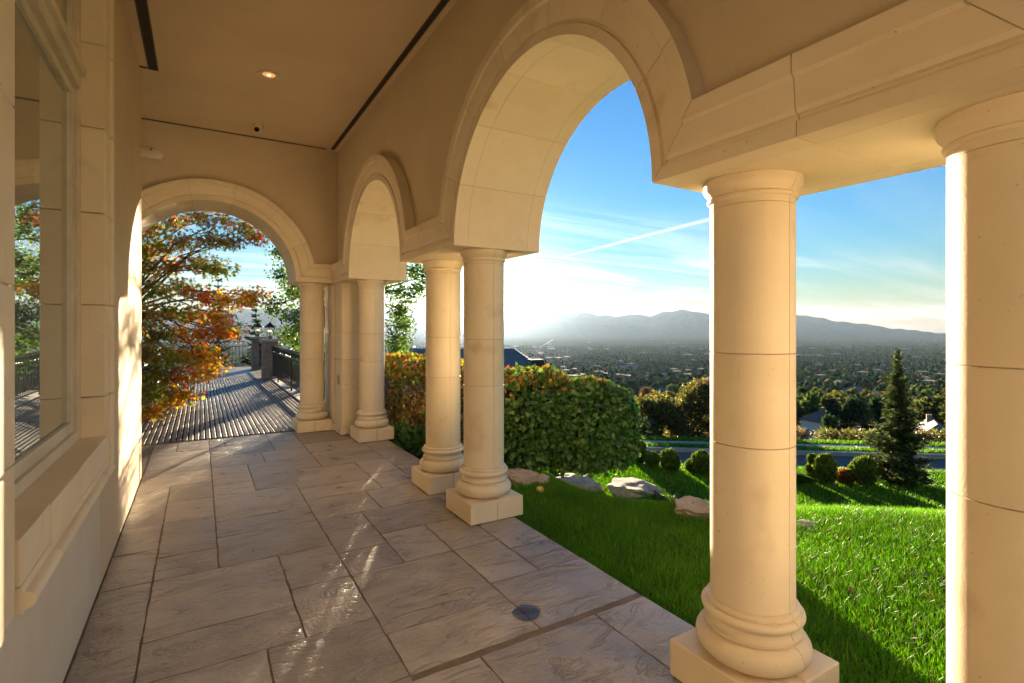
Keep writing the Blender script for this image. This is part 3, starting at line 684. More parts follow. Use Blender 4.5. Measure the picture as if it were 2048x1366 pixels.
def leaves(name, P, dirs, nrm, size, cols, shape, mat, parent=None, jitter=0.5):
    """one mesh of many leaves: P base points, dirs leaf axis, nrm leaf facing, size, cols per leaf"""
    T, faces = SHAPES[shape]; n = len(P); m = len(T)
    d = unit(dirs + rng.normal(0, jitter, P.shape)); k = nrm + rng.normal(0, jitter, P.shape)
    x = unit(np.cross(d, k)); z = np.cross(x, d)
    size = np.broadcast_to(np.asarray(size, float), (n,))
    V = P[:, None, :] + size[:, None, None] * (T[None, :, 0:1] * x[:, None, :] + T[None, :, 1:2] * d[:, None, :] + T[None, :, 2:3] * z[:, None, :])
    if parent is not None: V = V - np.array(origin(parent))
    V = V.reshape(-1, 3)
    base = (np.arange(n) * m)[:, None]
    loops = []; starts = []; totals = []; 
    fl = np.concatenate([base + np.array(f)[None, :] for f in faces], axis=1)          # (n, sum)
    lens = np.array([len(f) for f in faces]); tot = np.tile(lens, n)
    me = bpy.data.meshes.new(name)
    me.vertices.add(len(V)); me.vertices.foreach_set('co', V.astype(np.float32).ravel())
    me.loops.add(fl.size); me.loops.foreach_set('vertex_index', fl.astype(np.int32).ravel())
    st = np.concatenate(([0], np.cumsum(tot)[:-1]))
    me.polygons.add(len(tot)); me.polygons.foreach_set('loop_start', st.astype(np.int32))
    try: me.polygons.foreach_set('loop_total', tot.astype(np.int32))
    except Exception: pass
    ca = me.attributes.new('Col', 'FLOAT_COLOR', 'POINT')
    C4 = np.ones((n, m, 4), np.float32); C4[:, :, :3] = np.clip(cols, 0, 1)[:, None, :]
    ca.data.foreach_set('color', C4.ravel())
    me.materials.append(mat); me.update(calc_edges=True); me.validate()
    return link(name, me, parent)
def pick(pal, n, var=0.18):
    pal = np.array(pal, float); c = pal[rng.integers(0, len(pal), n)]
    return c * (1 + rng.normal(0, var, (n, 1))) * (1 + rng.normal(0, var * 0.35, (n, 3)))
def in_blob(n, c, r, shell=0.45):
    """points through the outer part of an ellipsoid, and their outward directions"""
    d = unit(rng.normal(0, 1, (n, 3))); k = (shell + (1 - shell) * rng.random((n, 1))) 
    return np.array(c) + d * k * np.array(r), d
leaf_g = leafmat('leaf', 0.42)
leaf_thick = leafmat('glossy_leaf', 0.22, 0.32, 0.5)
leaf_red = leafmat('maple_leaf', 0.50, 0.5, 0.3)
needle_m = leafmat('needles', 0.28, 0.6, 0.3)
grass_m = leafmat('grass_blade', 0.42, 0.42, 0.35, gain=1.0)
GREEN = [(0.045, 0.105, 0.020), (0.060, 0.135, 0.026), (0.035, 0.085, 0.018), (0.085, 0.150, 0.030)]

# ------------------------------------------------------------------ lawn grass
def blades(name, xy, h, wd, cols, mat, lean=0.35, dz=0.0, kind='stuff', zf=None, n3=True):
    n = len(xy); z = (ground(xy[:, 0], xy[:, 1]) if zf is None else np.full(n, zf)) - 0.012 + dz
    B = np.column_stack((xy, z)); an = rng.random(n) * 2 * np.pi; bd = rng.random(n) * 2 * np.pi
    side = np.column_stack((np.cos(an), np.sin(an), np.zeros(n))) * (wd / 2)[:, None]
    le = (np.abs(rng.normal(0, lean, n)) * h)[:, None] * np.column_stack((np.cos(bd), np.sin(bd), np.zeros(n)))
    up = np.column_stack((np.zeros(n), np.zeros(n), h))
    V = np.stack((B - side, B + side, B + side * 0.8 + up * 0.55 + le * 0.3, B - side * 0.8 + up * 0.55 + le * 0.3, B + up * 0.96 + le), 1)
    b = (np.arange(n) * 5)[:, None]
    fl = np.concatenate((b + np.array([[0, 1, 2, 3]]), b + np.array([[3, 2, 4]])), 1); tot = np.tile([4, 3], n)
    me = bpy.data.meshes.new(name); V = V.reshape(-1, 3)
    me.vertices.add(len(V)); me.vertices.foreach_set('co', V.astype(np.float32).ravel())
    me.loops.add(fl.size); me.loops.foreach_set('vertex_index', fl.astype(np.int32).ravel())
    me.polygons.add(len(tot)); me.polygons.foreach_set('loop_start', np.concatenate(([0], np.cumsum(tot)[:-1])).astype(np.int32))
    ca = me.attributes.new('Col', 'FLOAT_COLOR', 'POINT'); C4 = np.ones((n, 5, 4), np.float32); C4[:, :, :3] = np.clip(cols, 0, 1)[:, None, :]
    ca.data.foreach_set('color', C4.ravel()); me.materials.append(mat); me.update(calc_edges=True); me.validate()
    return tag(link(name, me), kind=kind)
HEDGE = [(4.18, 5.24, 0.67, 0.80), (3.54, 5.70, 0.74, 0.93), (3.28, 6.60, 0.74, 0.95), (3.18, 7.60, 0.72, 0.97), (3.10, 8.60, 0.72, 0.98)]
def sw_np(S, W): return np.column_stack((W * SA + S * CA, W * CA - S * SA))
def lawn_points(n, w0, w1, smin=-1.5, u1=2350):
    w = w0 + (w1 - w0) * rng.random(int(n)); w = np.sqrt(w0 ** 2 + (w1 ** 2 - w0 ** 2) * rng.random(int(n)))
    s = rng.random(int(n)) * ((u1 - 1010) / F_PX) * w + (1010 - 1024) / F_PX * w
    p = sw_np(s, w)
    ok = (p[:, 0] > 2.266 + 0.03 * rng.random(len(p))) & (w < 14.0 - 0.105 * s)
    for x, y, r, h_ in HEDGE: ok &= np.hypot(p[:, 0] - x, p[:, 1] - y) > r * 0.9
    return p[ok]
LG = [(0.080, 0.235, 0.014), (0.098, 0.265, 0.016), (0.065, 0.200, 0.014), (0.130, 0.270, 0.026)]
def lawn_tone(P):
    c = pick(LG, len(P), 0.2); k = np.array([noise.noise(Vector((x * 0.9, y * 0.9, 3))) + 0.6 * noise.noise(Vector((x * 3.1, y * 3.1, 8))) for x, y in P])[:, None]
    c = c * (1 + 0.38 * k) * np.array([1, 1, 1]) + np.clip(k, 0, 1) * np.array([0.035, 0.012, 0.0])
    d = rng.random(len(P)) < 0.035; c[d] = pick([(0.24, 0.19, 0.07), (0.17, 0.16, 0.05)], int(d.sum())); return c
p1 = lawn_points(210000, 1.9, 6.0); n = len(p1)
patch = np.array([noise.noise(Vector((x * 1.3, y * 1.3, 0))) for x, y in p1])
lg1 = blades('lawn_grass', p1, rng.uniform(0.05, 0.085, n) * (1 + 0.35 * patch), rng.uniform(0.0028, 0.0046, n), lawn_tone(p1), grass_m, 0.5)
tag(lg1, 'lush green lawn grass beside the patio', 'grass')
p2 = lawn_points(190000, 6.0, 14.2); n = len(p2)
lg2 = blades('slope_grass', p2, rng.uniform(0.05, 0.085, n), rng.uniform(0.007, 0.011, n), lawn_tone(p2), grass_m, 0.5)
tag(lg2, 'green lawn grass on the slope down to the road', 'grass')
s_ = rng.uniform(-12, 45, 60000); w_ = rng.uniform(20.5, 22.3, 60000) - 0.105 * s_
wloc = w_ + 0.105 * s_; ok = (wloc < 21.12) | (wloc > 21.63); p3 = sw_np(s_[ok], w_[ok]); n = len(p3)
tag(blades('verge_grass', p3, rng.uniform(0.06, 0.12, n), rng.uniform(0.014, 0.022, n), pick(LG + [(0.13, 0.20, 0.03)], n), grass_m, 0.4, zf=-3.07), 'mown green grass on the far road verge', 'grass')
s_ = rng.uniform(-12, 45, 11000); w_ = rng.normal(22.5, 0.35, 11000) - 0.105 * s_
p4 = sw_np(s_, w_); n = len(p4)
tag(blades('tall_dry_grass', p4, rng.uniform(0.10, 0.32, n), rng.uniform(0.008, 0.013, n), pick([(0.075, 0.085, 0.025), (0.06, 0.10, 0.02), (0.10, 0.085, 0.035)], n), grass_m, 0.3), 'tall pale dry grass along the hill edge beyond the road', 'grass')

# ------------------------------------------------------------------ hedge
def build_hedge():
    t = thing('hedge', (3.4, 6.0, -0.1), 'dense broad-leaved hedge with reddening top beside the columns', 'hedge')
    Ps, Ds = [], []
    for i, (x, y, r, top) in enumerate(HEDGE):
        n = 12500; d = unit(rng.normal(0, 1, (n, 3))); d[:, 2] = np.where(d[:, 2] < -0.75, -d[:, 2], d[:, 2])
        # boxy blob: superellipsoid
        e = 3.2; sc_ = (np.abs(d) ** e).sum(1, keepdims=True) ** (-1 / e)
        hh = (top + 0.12) 
        q = d * sc_ * np.array([r * 0.93, r * 0.93, hh * 0.56]); 
        k = 1 - np.abs(rng.normal(0, 0.05, (n, 1))); q = q * k
        P = q + np.array([x, y, -0.12 + hh * 0.46])
        a5 = rng.random(1500) * 6.283; r5 = r * rng.uniform(0.84, 0.98, 1500); P[:1500] = np.column_stack((x + r5 * np.cos(a5), y + r5 * np.sin(a5), rng.uniform(-0.13, 0.30, 1500)))
        P += unit(d) * 0.07 * np.array([noise.noise(Vector(pp * 2.1)) for pp in P])[:, None]
        keep = (P[:, 2] > -0.14) & ((rng.random(n) < 0.5) | (P[:, 2] > 0.7) | (i < 2)); P = P[keep]; dd = d[: len(P)] if len(P) == n else unit(P - np.array([x, y, 0.3]))
        ok = np.ones(len(P), bool)
        for j, (x2, y2, r2, t2) in enumerate(HEDGE):
            if j != i: ok &= ~((np.hypot(P[:, 0] - x2, P[:, 1] - y2) < r2 * 0.82) & (P[:, 2] < t2 - 0.12))
        Ps.append(P[ok]); Ds.append(dd[ok])
    P = np.concatenate(Ps); D = np.concatenate(Ds); n = len(P)
    s = P[:, 0] * CA - P[:, 1] * SA
    brown = smooth((-0.05 - s) / 0.35) * smooth((0.80 - P[:, 2]) / 0.15)
    left_end = smooth((0.25 - s) / 0.5); topk = smooth((P[:, 2] - 0.72 + 0.10 * left_end) / 0.20)
    c = pick([(0.056, 0.145, 0.024), (0.070, 0.170, 0.030), (0.044, 0.115, 0.024), (0.105, 0.190, 0.040), (0.075, 0.155, 0.042), (0.036, 0.095, 0.022)], n)
    ct = pick([(0.34, 0.22, 0.035), (0.18, 0.21, 0.035), (0.36, 0.16, 0.03), (0.13, 0.20, 0.035), (0.30, 0.08, 0.03), (0.26, 0.25, 0.04)], n)
    cb = pick([(0.20, 0.11, 0.045), (0.26, 0.14, 0.055), (0.14, 0.09, 0.04), (0.22, 0.18, 0.05)], n)
    a = rng.random(n) < topk * (0.62 + 0.2 * left_end); c[a] = ct[a]
    P = P + (topk * np.abs(rng.normal(0, 0.035, n)))[:, None] * np.array([0, 0, 1.0])
    b = rng.random(n) < brown * 0.9; c[b] = cb[b]
    size = rng.uniform(0.036, 0.078, n); size[b] *= 0.7
    down = D * 0.8 + np.array([0, 0, -0.45])
    down[topk > 0.5] = (D * 0.7 + np.array([0, 0, 0.6]))[topk > 0.5]
    leaves('foliage', P, down, D, size, c, 'heart', leaf_thick, t, 0.42)
    S = Soup()
    for x, y, r, top in HEDGE:
        for k in range(90):
            a_ = rng.random() * 6.28; rr = r * math.sqrt(rng.random()) * 0.5; a2 = a_ + rng.normal(0, 0.4); r2 = r * rng.uniform(0.55, 0.96)
            p0 = (x + rr * math.cos(a_), y + rr * math.sin(a_), -0.13); p2_ = (x + r2 * math.cos(a2), y + r2 * math.sin(a2), rng.uniform(0.1, top * 0.95))
            p1_ = ((p0[0] * 0.6 + p2_[0] * 0.4), (p0[1] * 0.6 + p2_[1] * 0.4), p2_[2] * 0.62)
            S.tube([p0, p1_, p2_], [0.008, 0.006, 0.003], 4, False)
    S.build('stems', surf('hedge_twig', (0.10, 0.06, 0.035), (0.17, 0.11, 0.06), 0.9, 12.0, 0.3), t)
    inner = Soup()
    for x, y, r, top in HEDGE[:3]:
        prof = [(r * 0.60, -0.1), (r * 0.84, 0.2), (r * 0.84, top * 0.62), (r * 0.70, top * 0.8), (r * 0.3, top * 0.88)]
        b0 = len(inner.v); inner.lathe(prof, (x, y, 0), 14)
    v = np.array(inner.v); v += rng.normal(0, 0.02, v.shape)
    mk('shade_core', v, inner.f, surf('foliage_shade', (0.014, 0.017, 0.008), (0.045, 0.030, 0.016), 0.95, 9.0, 0.8, 30.0), t)  # solid core stopping see-through; shade among the leaves put into its dark colour
build_hedge()

def low_plant(name, loc, r, h, n, pal, size, label, cat='plant', shape='oval', mat=None, group=None, up=0.6):
    z = float(ground(loc[0], loc[1])); t = thing(name, (loc[0], loc[1], z), label, cat, group)
    P, D = in_blob(n, (loc[0], loc[1], z + h * 0.45), (r, r, h * 0.55), 0.3); ok = P[:, 2] > z; P, D = P[ok], D[ok]
    leaves('foliage', P, D + np.array([0, 0, up]), D + np.array([0, 0, 0.5]), rng.uniform(size * 0.6, size, len(P)), pick(pal, len(P)), shape, mat or leaf_g, t, 0.45)
    S = Soup()
    for k in range(9):
        a_ = k * 0.7; S.tube([(loc[0] + 0.1 * r * math.cos(a_), loc[1] + 0.1 * r * math.sin(a_), z - 0.03), (loc[0] + 0.6 * r * math.cos(a_), loc[1] + 0.6 * r * math.sin(a_), z + h * 0.75)], [0.006, 0.003], 4, False)
    S.build('stems', bark, t)
    return t
low_plant('leafy_shrub', (2.48, 6.55), 0.26, 0.36, 230, [(0.055, 0.13, 0.03), (0.07, 0.15, 0.04), (0.045, 0.10, 0.02)], 0.13, 'low broad-leaved shrub at the patio edge behind the pair of columns', 'shrub', 'oval')
low_plant('leafy_shrub', (2.47, 7.25), 0.24, 0.32, 180, [(0.055, 0.13, 0.03), (0.07, 0.15, 0.04)], 0.12, 'low broad-leaved shrub at the foot of the corner column', 'shrub', 'oval')

# ------------------------------------------------------------------ boulders edging the lawn
rock_m = surf('boulder_stone', (0.30, 0.24, 0.19), (0.46, 0.39, 0.32), 0.85, 6.0, 1.0, 26.0, c3=(0.20, 0.15, 0.12), s3=9.0, bdist=0.03)
def boulder(u, v, wpx, hpx, seed, label):
    d = ray(u, v); w = 5.0
    for k in range(60):
        p = np.array((0, 0, CAM_H)) + d * w; w += (p[2] - float(ground(p[0], p[1]))) * 1.2
    p = np.array((0, 0, CAM_H)) + d * w
    L_ = wpx * w / F_PX / 2; H_ = hpx * w / F_PX * 0.85
    bm = bmesh.new(); bmesh.ops.create_icosphere(bm, subdivisions=4, radius=1)
    rs = np.random.default_rng(seed); cuts = [(Vector(unit(rs.normal(0, 1, 3) * np.array([1, 1, .8]))), rs.uniform(0.58, 0.90)) for _ in range(16)]
    for q in bm.verts:
        c = q.co.copy()
        for nrm, dd in cuts:
            e = c.dot(nrm) - dd
            if e > 0: c -= nrm * e * 0.97
        c *= 1 + 0.16 * noise.fractal(c * 2.6 + Vector((seed, 0, 0)), 1.0, 2.0, 4)
        q.co = Vector((c.x * L_, c.y * L_ * 0.8, c.z * H_ * 0.75))
    bmesh.ops.rotate(bm, verts=bm.verts, cent=(0, 0, 0), matrix=__import__('mathutils').Matrix.Rotation(-AZ + rs.uniform(-.3, .3), 3, 'Z'))
    me = bpy.data.meshes.new('boulder'); bm.to_mesh(me); bm.free(); me.shade_smooth(); me.set_sharp_from_angle(angle=R_(24)); me.materials.append(rock_m)
    o = link('boulder', me); o.location = (p[0], p[1], float(ground(p[0], p[1])) + H_ * 0.14)
    tag(o, label, 'boulder', 'boulders edging the lawn'); return o
boulder(1035, 962, 100, 34, 1, 'flat boulder half hidden behind the front column of the pair')
boulder(1084, 966, 44, 22, 2, 'smallest boulder, wedged between two larger ones below the hedge')
boulder(1145, 974, 122, 36, 3, 'long low boulder at the foot of the leafy hedge')
boulder(1262, 986, 122, 38, 4, 'grey boulder just past the right end of the hedge')
boulder(1392, 1028, 116, 40, 5, 'pale boulder beside the near column with ground cover next to it')
boulder(1608, 1052, 60, 16, 6, 'small boulder sunk in the lawn right of the near column')
for k, (u, v) in enumerate(((1322, 1000), (1350, 1003), (1305, 992))):
    p = hit_ground(u, v); low_plant('ground_cover', p[:2], 0.17, 0.11, 260, [(0.07, 0.10, 0.03), (0.10, 0.12, 0.045), (0.05, 0.08, 0.02)], 0.035, ('left', 'right', 'rear')[[2, 0, 1].index(k) if False else (1, 2, 0)[k] - 0 if False else 0] and ('creeping ground cover between the grey and pale boulders', 'creeping ground cover touching the pale boulder', 'creeping ground cover against the grey boulder')[k], 'ground cover', 'oval')
fp = hit_ground(1080, 988); S = Soup(); S.lathe([(0.004, 0.066), (0.020, 0.066), (0.034, 0.055), (0.040, 0.037), (0.036, 0.018), (0.022, 0.004), (0.006, 0.0)], (0, 0, 0), 16)
fr_ = thing('fallen_apple', (fp[0], fp[1], fp[2] + 0.01), 'small yellow-green apple lying in the grass', 'apple')
S.v = [(x + fp[0], y + fp[1], z + fp[2] + 0.01) for x, y, z in S.v]; S.build('fruit', surf('apple_skin', (0.42, 0.36, 0.06), (0.55, 0.42, 0.08), 0.4, 30), fr_, True)
S = Soup(); S.tube([(fp[0], fp[1], fp[2] + 0.072), (fp[0] + 0.004, fp[1], fp[2] + 0.092)], [0.0018, 0.0013], 5); S.build('stalk', bark, fr_)

# ------------------------------------------------------------------ clipped shrubs along the road
def topiary(u, v, wpx, hpx, label, pal, name='clipped_shrub', balls=1, shape='needle', dens=1.0):
    p = hit_ground(u, v); w = p[0] * SA + p[1] * CA; R0 = wpx * w / F_PX / 2 * 0.9; H0 = hpx * w / F_PX * 0.96
    t = thing(name, tuple(p), label, 'shrub', 'clipped shrubs along the road edge')
    Ps, Ds = [], []
    for b in range(balls):
        hb = H0 / balls; n = int(2900 * dens / balls ** 0.5)
        P, D = in_blob(n, (p[0] + (rng.uniform(-.4, .4) * R0 if balls > 1 else 0), p[1], p[2] + hb * (b + 0.5)), (R0 * (1 - 0.12 * b), R0 * (1 - 0.12 * b), hb * 0.54), 0.72)
        P += D * (R0 * 0.30 * np.array([noise.noise(Vector(q * 5.0)) for q in P]))[:, None]
        Ps.append(P); Ds.append(D)
    P, D = np.concatenate(Ps), np.concatenate(Ds); ok = P[:, 2] > p[2] - 0.02; P, D = P[ok], D[ok]
    sz = 0.055 if shape == 'needle' else 0.05
    leaves('foliage', P, D + np.array([0, 0, 0.9]), D, rng.uniform(sz * 0.7, sz * 1.2, len(P)), pick(pal, len(P), 0.22), shape if shape != 'needle' else 'quad', needle_m if shape == 'needle' else leaf_g, t, 0.35)
    S = Soup(); S.tube([(p[0], p[1], p[2] - 0.05), (p[0], p[1], p[2] + H0 * 0.7)], [0.03, 0.012], 6); S.build('stem', bark, t)
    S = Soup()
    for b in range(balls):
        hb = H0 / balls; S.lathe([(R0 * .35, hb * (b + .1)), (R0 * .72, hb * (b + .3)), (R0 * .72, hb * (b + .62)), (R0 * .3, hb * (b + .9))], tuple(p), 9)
    S.build('shade_core', MATS['foliage_shade'], t)  # solid filler, its dark colour standing in for shade inside the shrub
YEW = [(0.085, 0.140, 0.026), (0.115, 0.170, 0.032), (0.065, 0.110, 0.022), (0.165, 0.210, 0.042)]
topiary(1279, 928, 27, 44, 'egg-shaped clipped shrub touching the right end of the hedge', YEW)
topiary(1305, 934, 26, 27, 'small bright shrub between two clipped shrubs near the hedge', [(0.085, 0.15, 0.03), (0.11, 0.18, 0.04)], dens=0.7)
topiary(1341, 941, 38, 40, 'rounded clipped shrub standing alone before the road, left of the near column', YEW)
topiary(1383, 944, 22, 22, 'little bright shrub at the foot of a clipped shrub by the near column', [(0.085, 0.15, 0.03), (0.11, 0.18, 0.04)], dens=0.6)
topiary(1404, 948, 44, 44, 'wide clipped shrub half behind the left side of the near column', YEW)
topiary(1572, 966, 36, 56, 'clipped shrub half behind the right side of the near column', YEW)
topiary(1603, 966, 40, 15, 'low spreading shrub between the near column and the stacked shrub', [(0.05, 0.10, 0.02), (0.07, 0.12, 0.03)], shape='oval')
topiary(1625, 960, 24, 50, 'shrub clipped into stacked balls behind an egg-shaped one', YEW, balls=3)
topiary(1650, 968, 42, 56, 'egg-shaped clipped shrub in front of the stacked-ball shrub', YEW)
topiary(1690, 968, 34, 27, 'loose shrub with red autumn leaves between two clipped shrubs', [(0.22, 0.09, 0.03), (0.10, 0.12, 0.03), (0.28, 0.05, 0.03), (0.16, 0.14, 0.03)], shape='oval')
topiary(1727, 970, 50, 58, 'egg-shaped clipped shrub left of the young spruce', YEW)

# ------------------------------------------------------------------ conifers
def conifer(name, p, H, Rb, label, pal, whorls=34, per=8, seed=1, tufts=46, nl=0.11, lean=0.0, low=0.02):
    # whorls of drooping branches, shorter towards the tip
    rs = np.random.default_rng(seed); t = thing(name, tuple(p), label, 'tree')
    S = Soup(); S.tube([(p[0], p[1], p[2] - 0.1), (p[0] + lean * H * .5, p[1], p[2] + H * 0.5), (p[0] + lean * H, p[1], p[2] + H)], [H * 0.018, H * 0.011, 0.006], 7); S.build('trunk', bark, t)
    B = Soup(); PP, DD, NN, SZ = [], [], [], []
    for i in range(whorls):
        f = low + (1 - low) * (i / whorls) ** 0.92; z = p[2] + H * f
        env = Rb * (1 - f) ** 1.05 * (1.0 if f > 0.12 else 0.75 + 2 * f) * 1.08
        for k in range(per):
            a = rs.random() * 6.283; Lb = env * rs.uniform(0.35, 1.2) + 0.015 * H * (1 - f)
            dz = rs.uniform(-0.28, 0.02) + 0.55 * f
            d = np.array([math.cos(a), math.sin(a), dz]); x0 = np.array([p[0] + lean * H * f, p[1], z])
            m = max(4, int(tufts * (Lb / Rb) + 3)); tt = rs.uniform(0.12, 1, m) 
            curve = np.array([0, 0, 1.0])[None] * (0.16 * Lb * tt ** 2)[:, None]
            q = x0 + d[None] * (Lb * tt)[:, None] + curve
            sd_ = np.array([-math.sin(a), math.cos(a), 0]); side = (rs.random(m) - .5)[:, None] * 2
            spread = Lb * 0.30 * (1 - tt * 0.75)[:, None]
            q = q + sd_ * side * spread + rs.normal(0, 0.012, (m, 3)); q[:, 2] -= np.abs(side[:, 0]) * 0.05 * Lb
            PP.append(q); SZ.append(np.full(m, nl * (0.45 + 0.6 * (1 - f)))); DD.append(d[None] * 0.8 + sd_[None] * side * 0.9 + rs.normal(0, .15, (m, 3))); NN.append(np.tile([0, 0, 1.0], (m, 1)))
            B.tube([tuple(x0), tuple(x0 + d * Lb * 0.5 + np.array([0, 0, .04 * Lb])), tuple(x0 + d * Lb * 0.92 + np.array([0, 0, .13 * Lb]))], [0.010, 0.006, 0.002], 3, False)
    P = np.concatenate(PP); D = np.concatenate(DD); Nn = np.concatenate(NN); sz = np.concatenate(SZ); n = len(P)
    tag(B.build('branches', bark, t), kind='stuff')
    for rep in range(2):
        leaves('needles', P + rng.normal(0, 0.015, P.shape), D, Nn, sz * rng.uniform(0.7, 1.25, n), pick(pal, n, 0.22), 'quad' if rep else 'needle', needle_m, t, 0.32)
    return t
SPR_PAL = [(0.055, 0.088, 0.028), (0.080, 0.112, 0.034), (0.110, 0.130, 0.040), (0.044, 0.072, 0.028)]
gp = hit_ground(1795, 966); wdist = gp[0] * SA + gp[1] * CA
conifer('young_spruce', gp, (966 - 696) * wdist / F_PX, 54 * wdist / F_PX, 'young dark green spruce standing by the road left of the rightmost column', SPR_PAL, 42, 9, 4, 52, 0.090, lean=0.004)
def pos(u, w): 
    d = ray(u, HOR); return np.array((d[0] * w, d[1] * w, float(ground(d[0] * w, d[1] * w))))
pp = pos(436, 26.0); conifer('pine_tree', pp, 1.6 + (650 - 538) / F_PX * 26 - pp[2], 1.6, 'tall bluish pine seen through the maple beyond the bridge', [(0.035, 0.060, 0.035), (0.050, 0.078, 0.045)], 26, 7, 9, 30, 0.24)
pp = pos(512, 25.0); conifer('pine_tree', pp, 1.6 + (650 - 600) / F_PX * 25 - pp[2], 1.5, 'shorter pine right of the bluish one behind the far railing', [(0.030, 0.058, 0.026), (0.050, 0.085, 0.035)], 22, 7, 10, 30, 0.24)

# ------------------------------------------------------------------ broadleaf trees
def broadleaf(name, base, trunk_top, clumps, per, size, pals, label, shape, mat, r_trunk=0.09, jit=0.6, droop=0.35, cat='tree', seedbranch=0, group=None):
    t = thing(name, tuple(base), label, cat, group)
    S = Soup(); top = np.array(trunk_top, float); base = np.array(base, float)
    S.tube([tuple(base - np.array([0, 0, .1])), tuple(base * .55 + top * .45 + rng.normal(0, .06, 3)), tuple(top)], [r_trunk, r_trunk * .75, r_trunk * .5], 8); S.build('trunk', bark, t)
    B = Soup()
    for c, r in clumps:
        c = np.array(c); k = rng.uniform(0.25, 0.95); st = base + (top - base) * (0.5 + 0.5 * k); mid = st * .5 + c * .5 + np.array([0, 0, 0.12 * np.linalg.norm(c - st)]) + rng.normal(0, .06, 3)
        rb = r_trunk * 0.30; B.tube([tuple(st), tuple(mid), tuple(c)], [rb, rb * .6, rb * .22], 5, False)
        for q in range(5):
            e = c + unit(rng.normal(0, 1, 3)) * np.array(r) * 0.8; B.tube([tuple(mid * .3 + c * .7), tuple(e)], [rb * .25, rb * .1], 3, False)
    tag(B.build('branches', bark, t), kind='stuff')
    PP, DD, CC = [], [], []
    for i, (c, r) in enumerate(clumps):
        n = int(per * (0.7 + 0.6 * rng.random())); P, D = in_blob(n, c, r, 0.12)
        P += rng.normal(0, 0.05 * r[0], P.shape); PP.append(P); DD.append(D)
        CC.append(pick(pals[i % len(pals)] if isinstance(pals[0][0], (tuple, list)) else pals, n, 0.2))
    P, D, Cc = np.concatenate(PP), np.concatenate(DD), np.concatenate(CC)
    leaves('crown', P, D * 0.8 + np.array([0, 0, -droop]), D * 0.4 + np.array([0, 0, 1.0]), rng.uniform(size * .65, size * 1.15, len(P)), Cc, shape, mat, t, jit)
    return t
# red maple leaning over the bridge
mc = []; mp_ = []
MG = [(0.16, 0.22, 0.035), (0.22, 0.26, 0.04), (0.30, 0.22, 0.04), (0.13, 0.17, 0.03)]; MR = [(0.60, 0.12, 0.06), (0.48, 0.10, 0.07), (0.60, 0.26, 0.06), (0.24, 0.26, 0.05), (0.30, 0.28, 0.05)]; MO = [(0.60, 0.30, 0.04), (0.52, 0.36, 0.05), (0.56, 0.16, 0.05), (0.26, 0.26, 0.04)]; MB = [(0.36, 0.15, 0.07), (0.26, 0.22, 0.05), (0.40, 0.14, 0.07), (0.19, 0.23, 0.04), (0.24, 0.27, 0.05), (0.17, 0.20, 0.04)]
for u, v, pal in [(300,452,MB),(345,440,MB),(395,432,MB),(445,438,MB),(488,450,MB),(512,472,MR),(318,492,MB),(365,482,MB),(415,478,MB),(458,482,MB),(300,535,MB),(345,528,MB),(395,525,MB),(432,535,MG),(318,580,MG),(365,575,MB),(410,590,MR),(452,598,MO),(486,600,MO),(505,590,MO),(300,625,MB),(345,622,MG),(388,628,MR),(430,630,MO),(312,668,MG),(356,665,MR),(400,668,MR),(440,664,MR),(460,660,MR),(300,705,MB),(340,712,MG),(380,706,MR),(412,712,MO),(318,748,MG),(358,752,MR),(395,748,MO),(425,735,MO),(300,785,MG),(335,786,MO),(366,790,MO),(300,822,MO),(322,806,MB)]:
    y = rng.uniform(10.2, 12.2); c = aty(u, v, y); mc.append((c, (0.36, 0.40, 0.20))); mp_.append(pal)
for k in range(26):
    mc.append(((rng.uniform(-2.9, -0.9), rng.uniform(10.2, 13.6), rng.uniform(0.9, 4.6)), (0.5, 0.5, 0.28))); mp_.append([MB, MG, MR][k % 3])
mc = [(c, r) for c, r in mc]
gz = float(ground(-1.7, 12.2)); broadleaf('maple_tree', (-1.7, 12.2, gz), (-1.2, 11.8, 2.2), mc, 260, 0.082, mp_, 'red and orange autumn maple leaning over the bridge', 'maple', leaf_red, 0.085, 0.5, 0.5)
# aspen right of the far arch
ac = []
for u, v in [(556,505),(590,498),(628,505),(560,548),(600,545),(640,550),(585,590),(622,596),(545,612),(575,632),(612,640),(645,640),(590,672),(625,690),(560,672),(655,600),(600,715),(640,735),(800,545),(828,540),(850,552),(798,585),(822,590),(838,575),(795,625),(808,650),(796,690),(792,720)]:
    ac.append((at(u, v, rng.uniform(15.6, 18.2)), (0.46, 0.46, 0.40)))
for k in range(46):
    u, v = rng.uniform(570, 810), rng.uniform(330, 720); ac.append((at(u, v, rng.uniform(15.5, 19)), (0.55, 0.55, 0.5)))
ap = pos(700, 17.2)
AP = [(0.060, 0.125, 0.022), (0.080, 0.155, 0.030), (0.050, 0.100, 0.020), (0.13, 0.16, 0.03), (0.10, 0.17, 0.03)]
broadleaf('aspen_tree', ap, (ap[0], ap[1], 3.2), ac, 270, 0.085, AP, 'tall green aspen between the bridge and the hedge, partly behind the corner pier', 'heart', leaf_g, 0.14, 0.8, 0.3)
bp = pos(822, 10.6); bc = [(at(u, v, 10.6 + rng.uniform(-.3, .3)), (0.24, 0.24, 0.16)) for u, v in ((800, 722), (822, 716), (845, 735), (812, 745), (835, 752), (800, 765), (790, 742))]
broadleaf('bushy_sapling', bp, (bp[0], bp[1], 0.5), bc, 150, 0.075, [(0.07, 0.14, 0.03), (0.09, 0.16, 0.03)], 'small leafy sapling before the blue roof, left of the pair of columns', 'heart', leaf_g, 0.03, 0.8, 0.3)
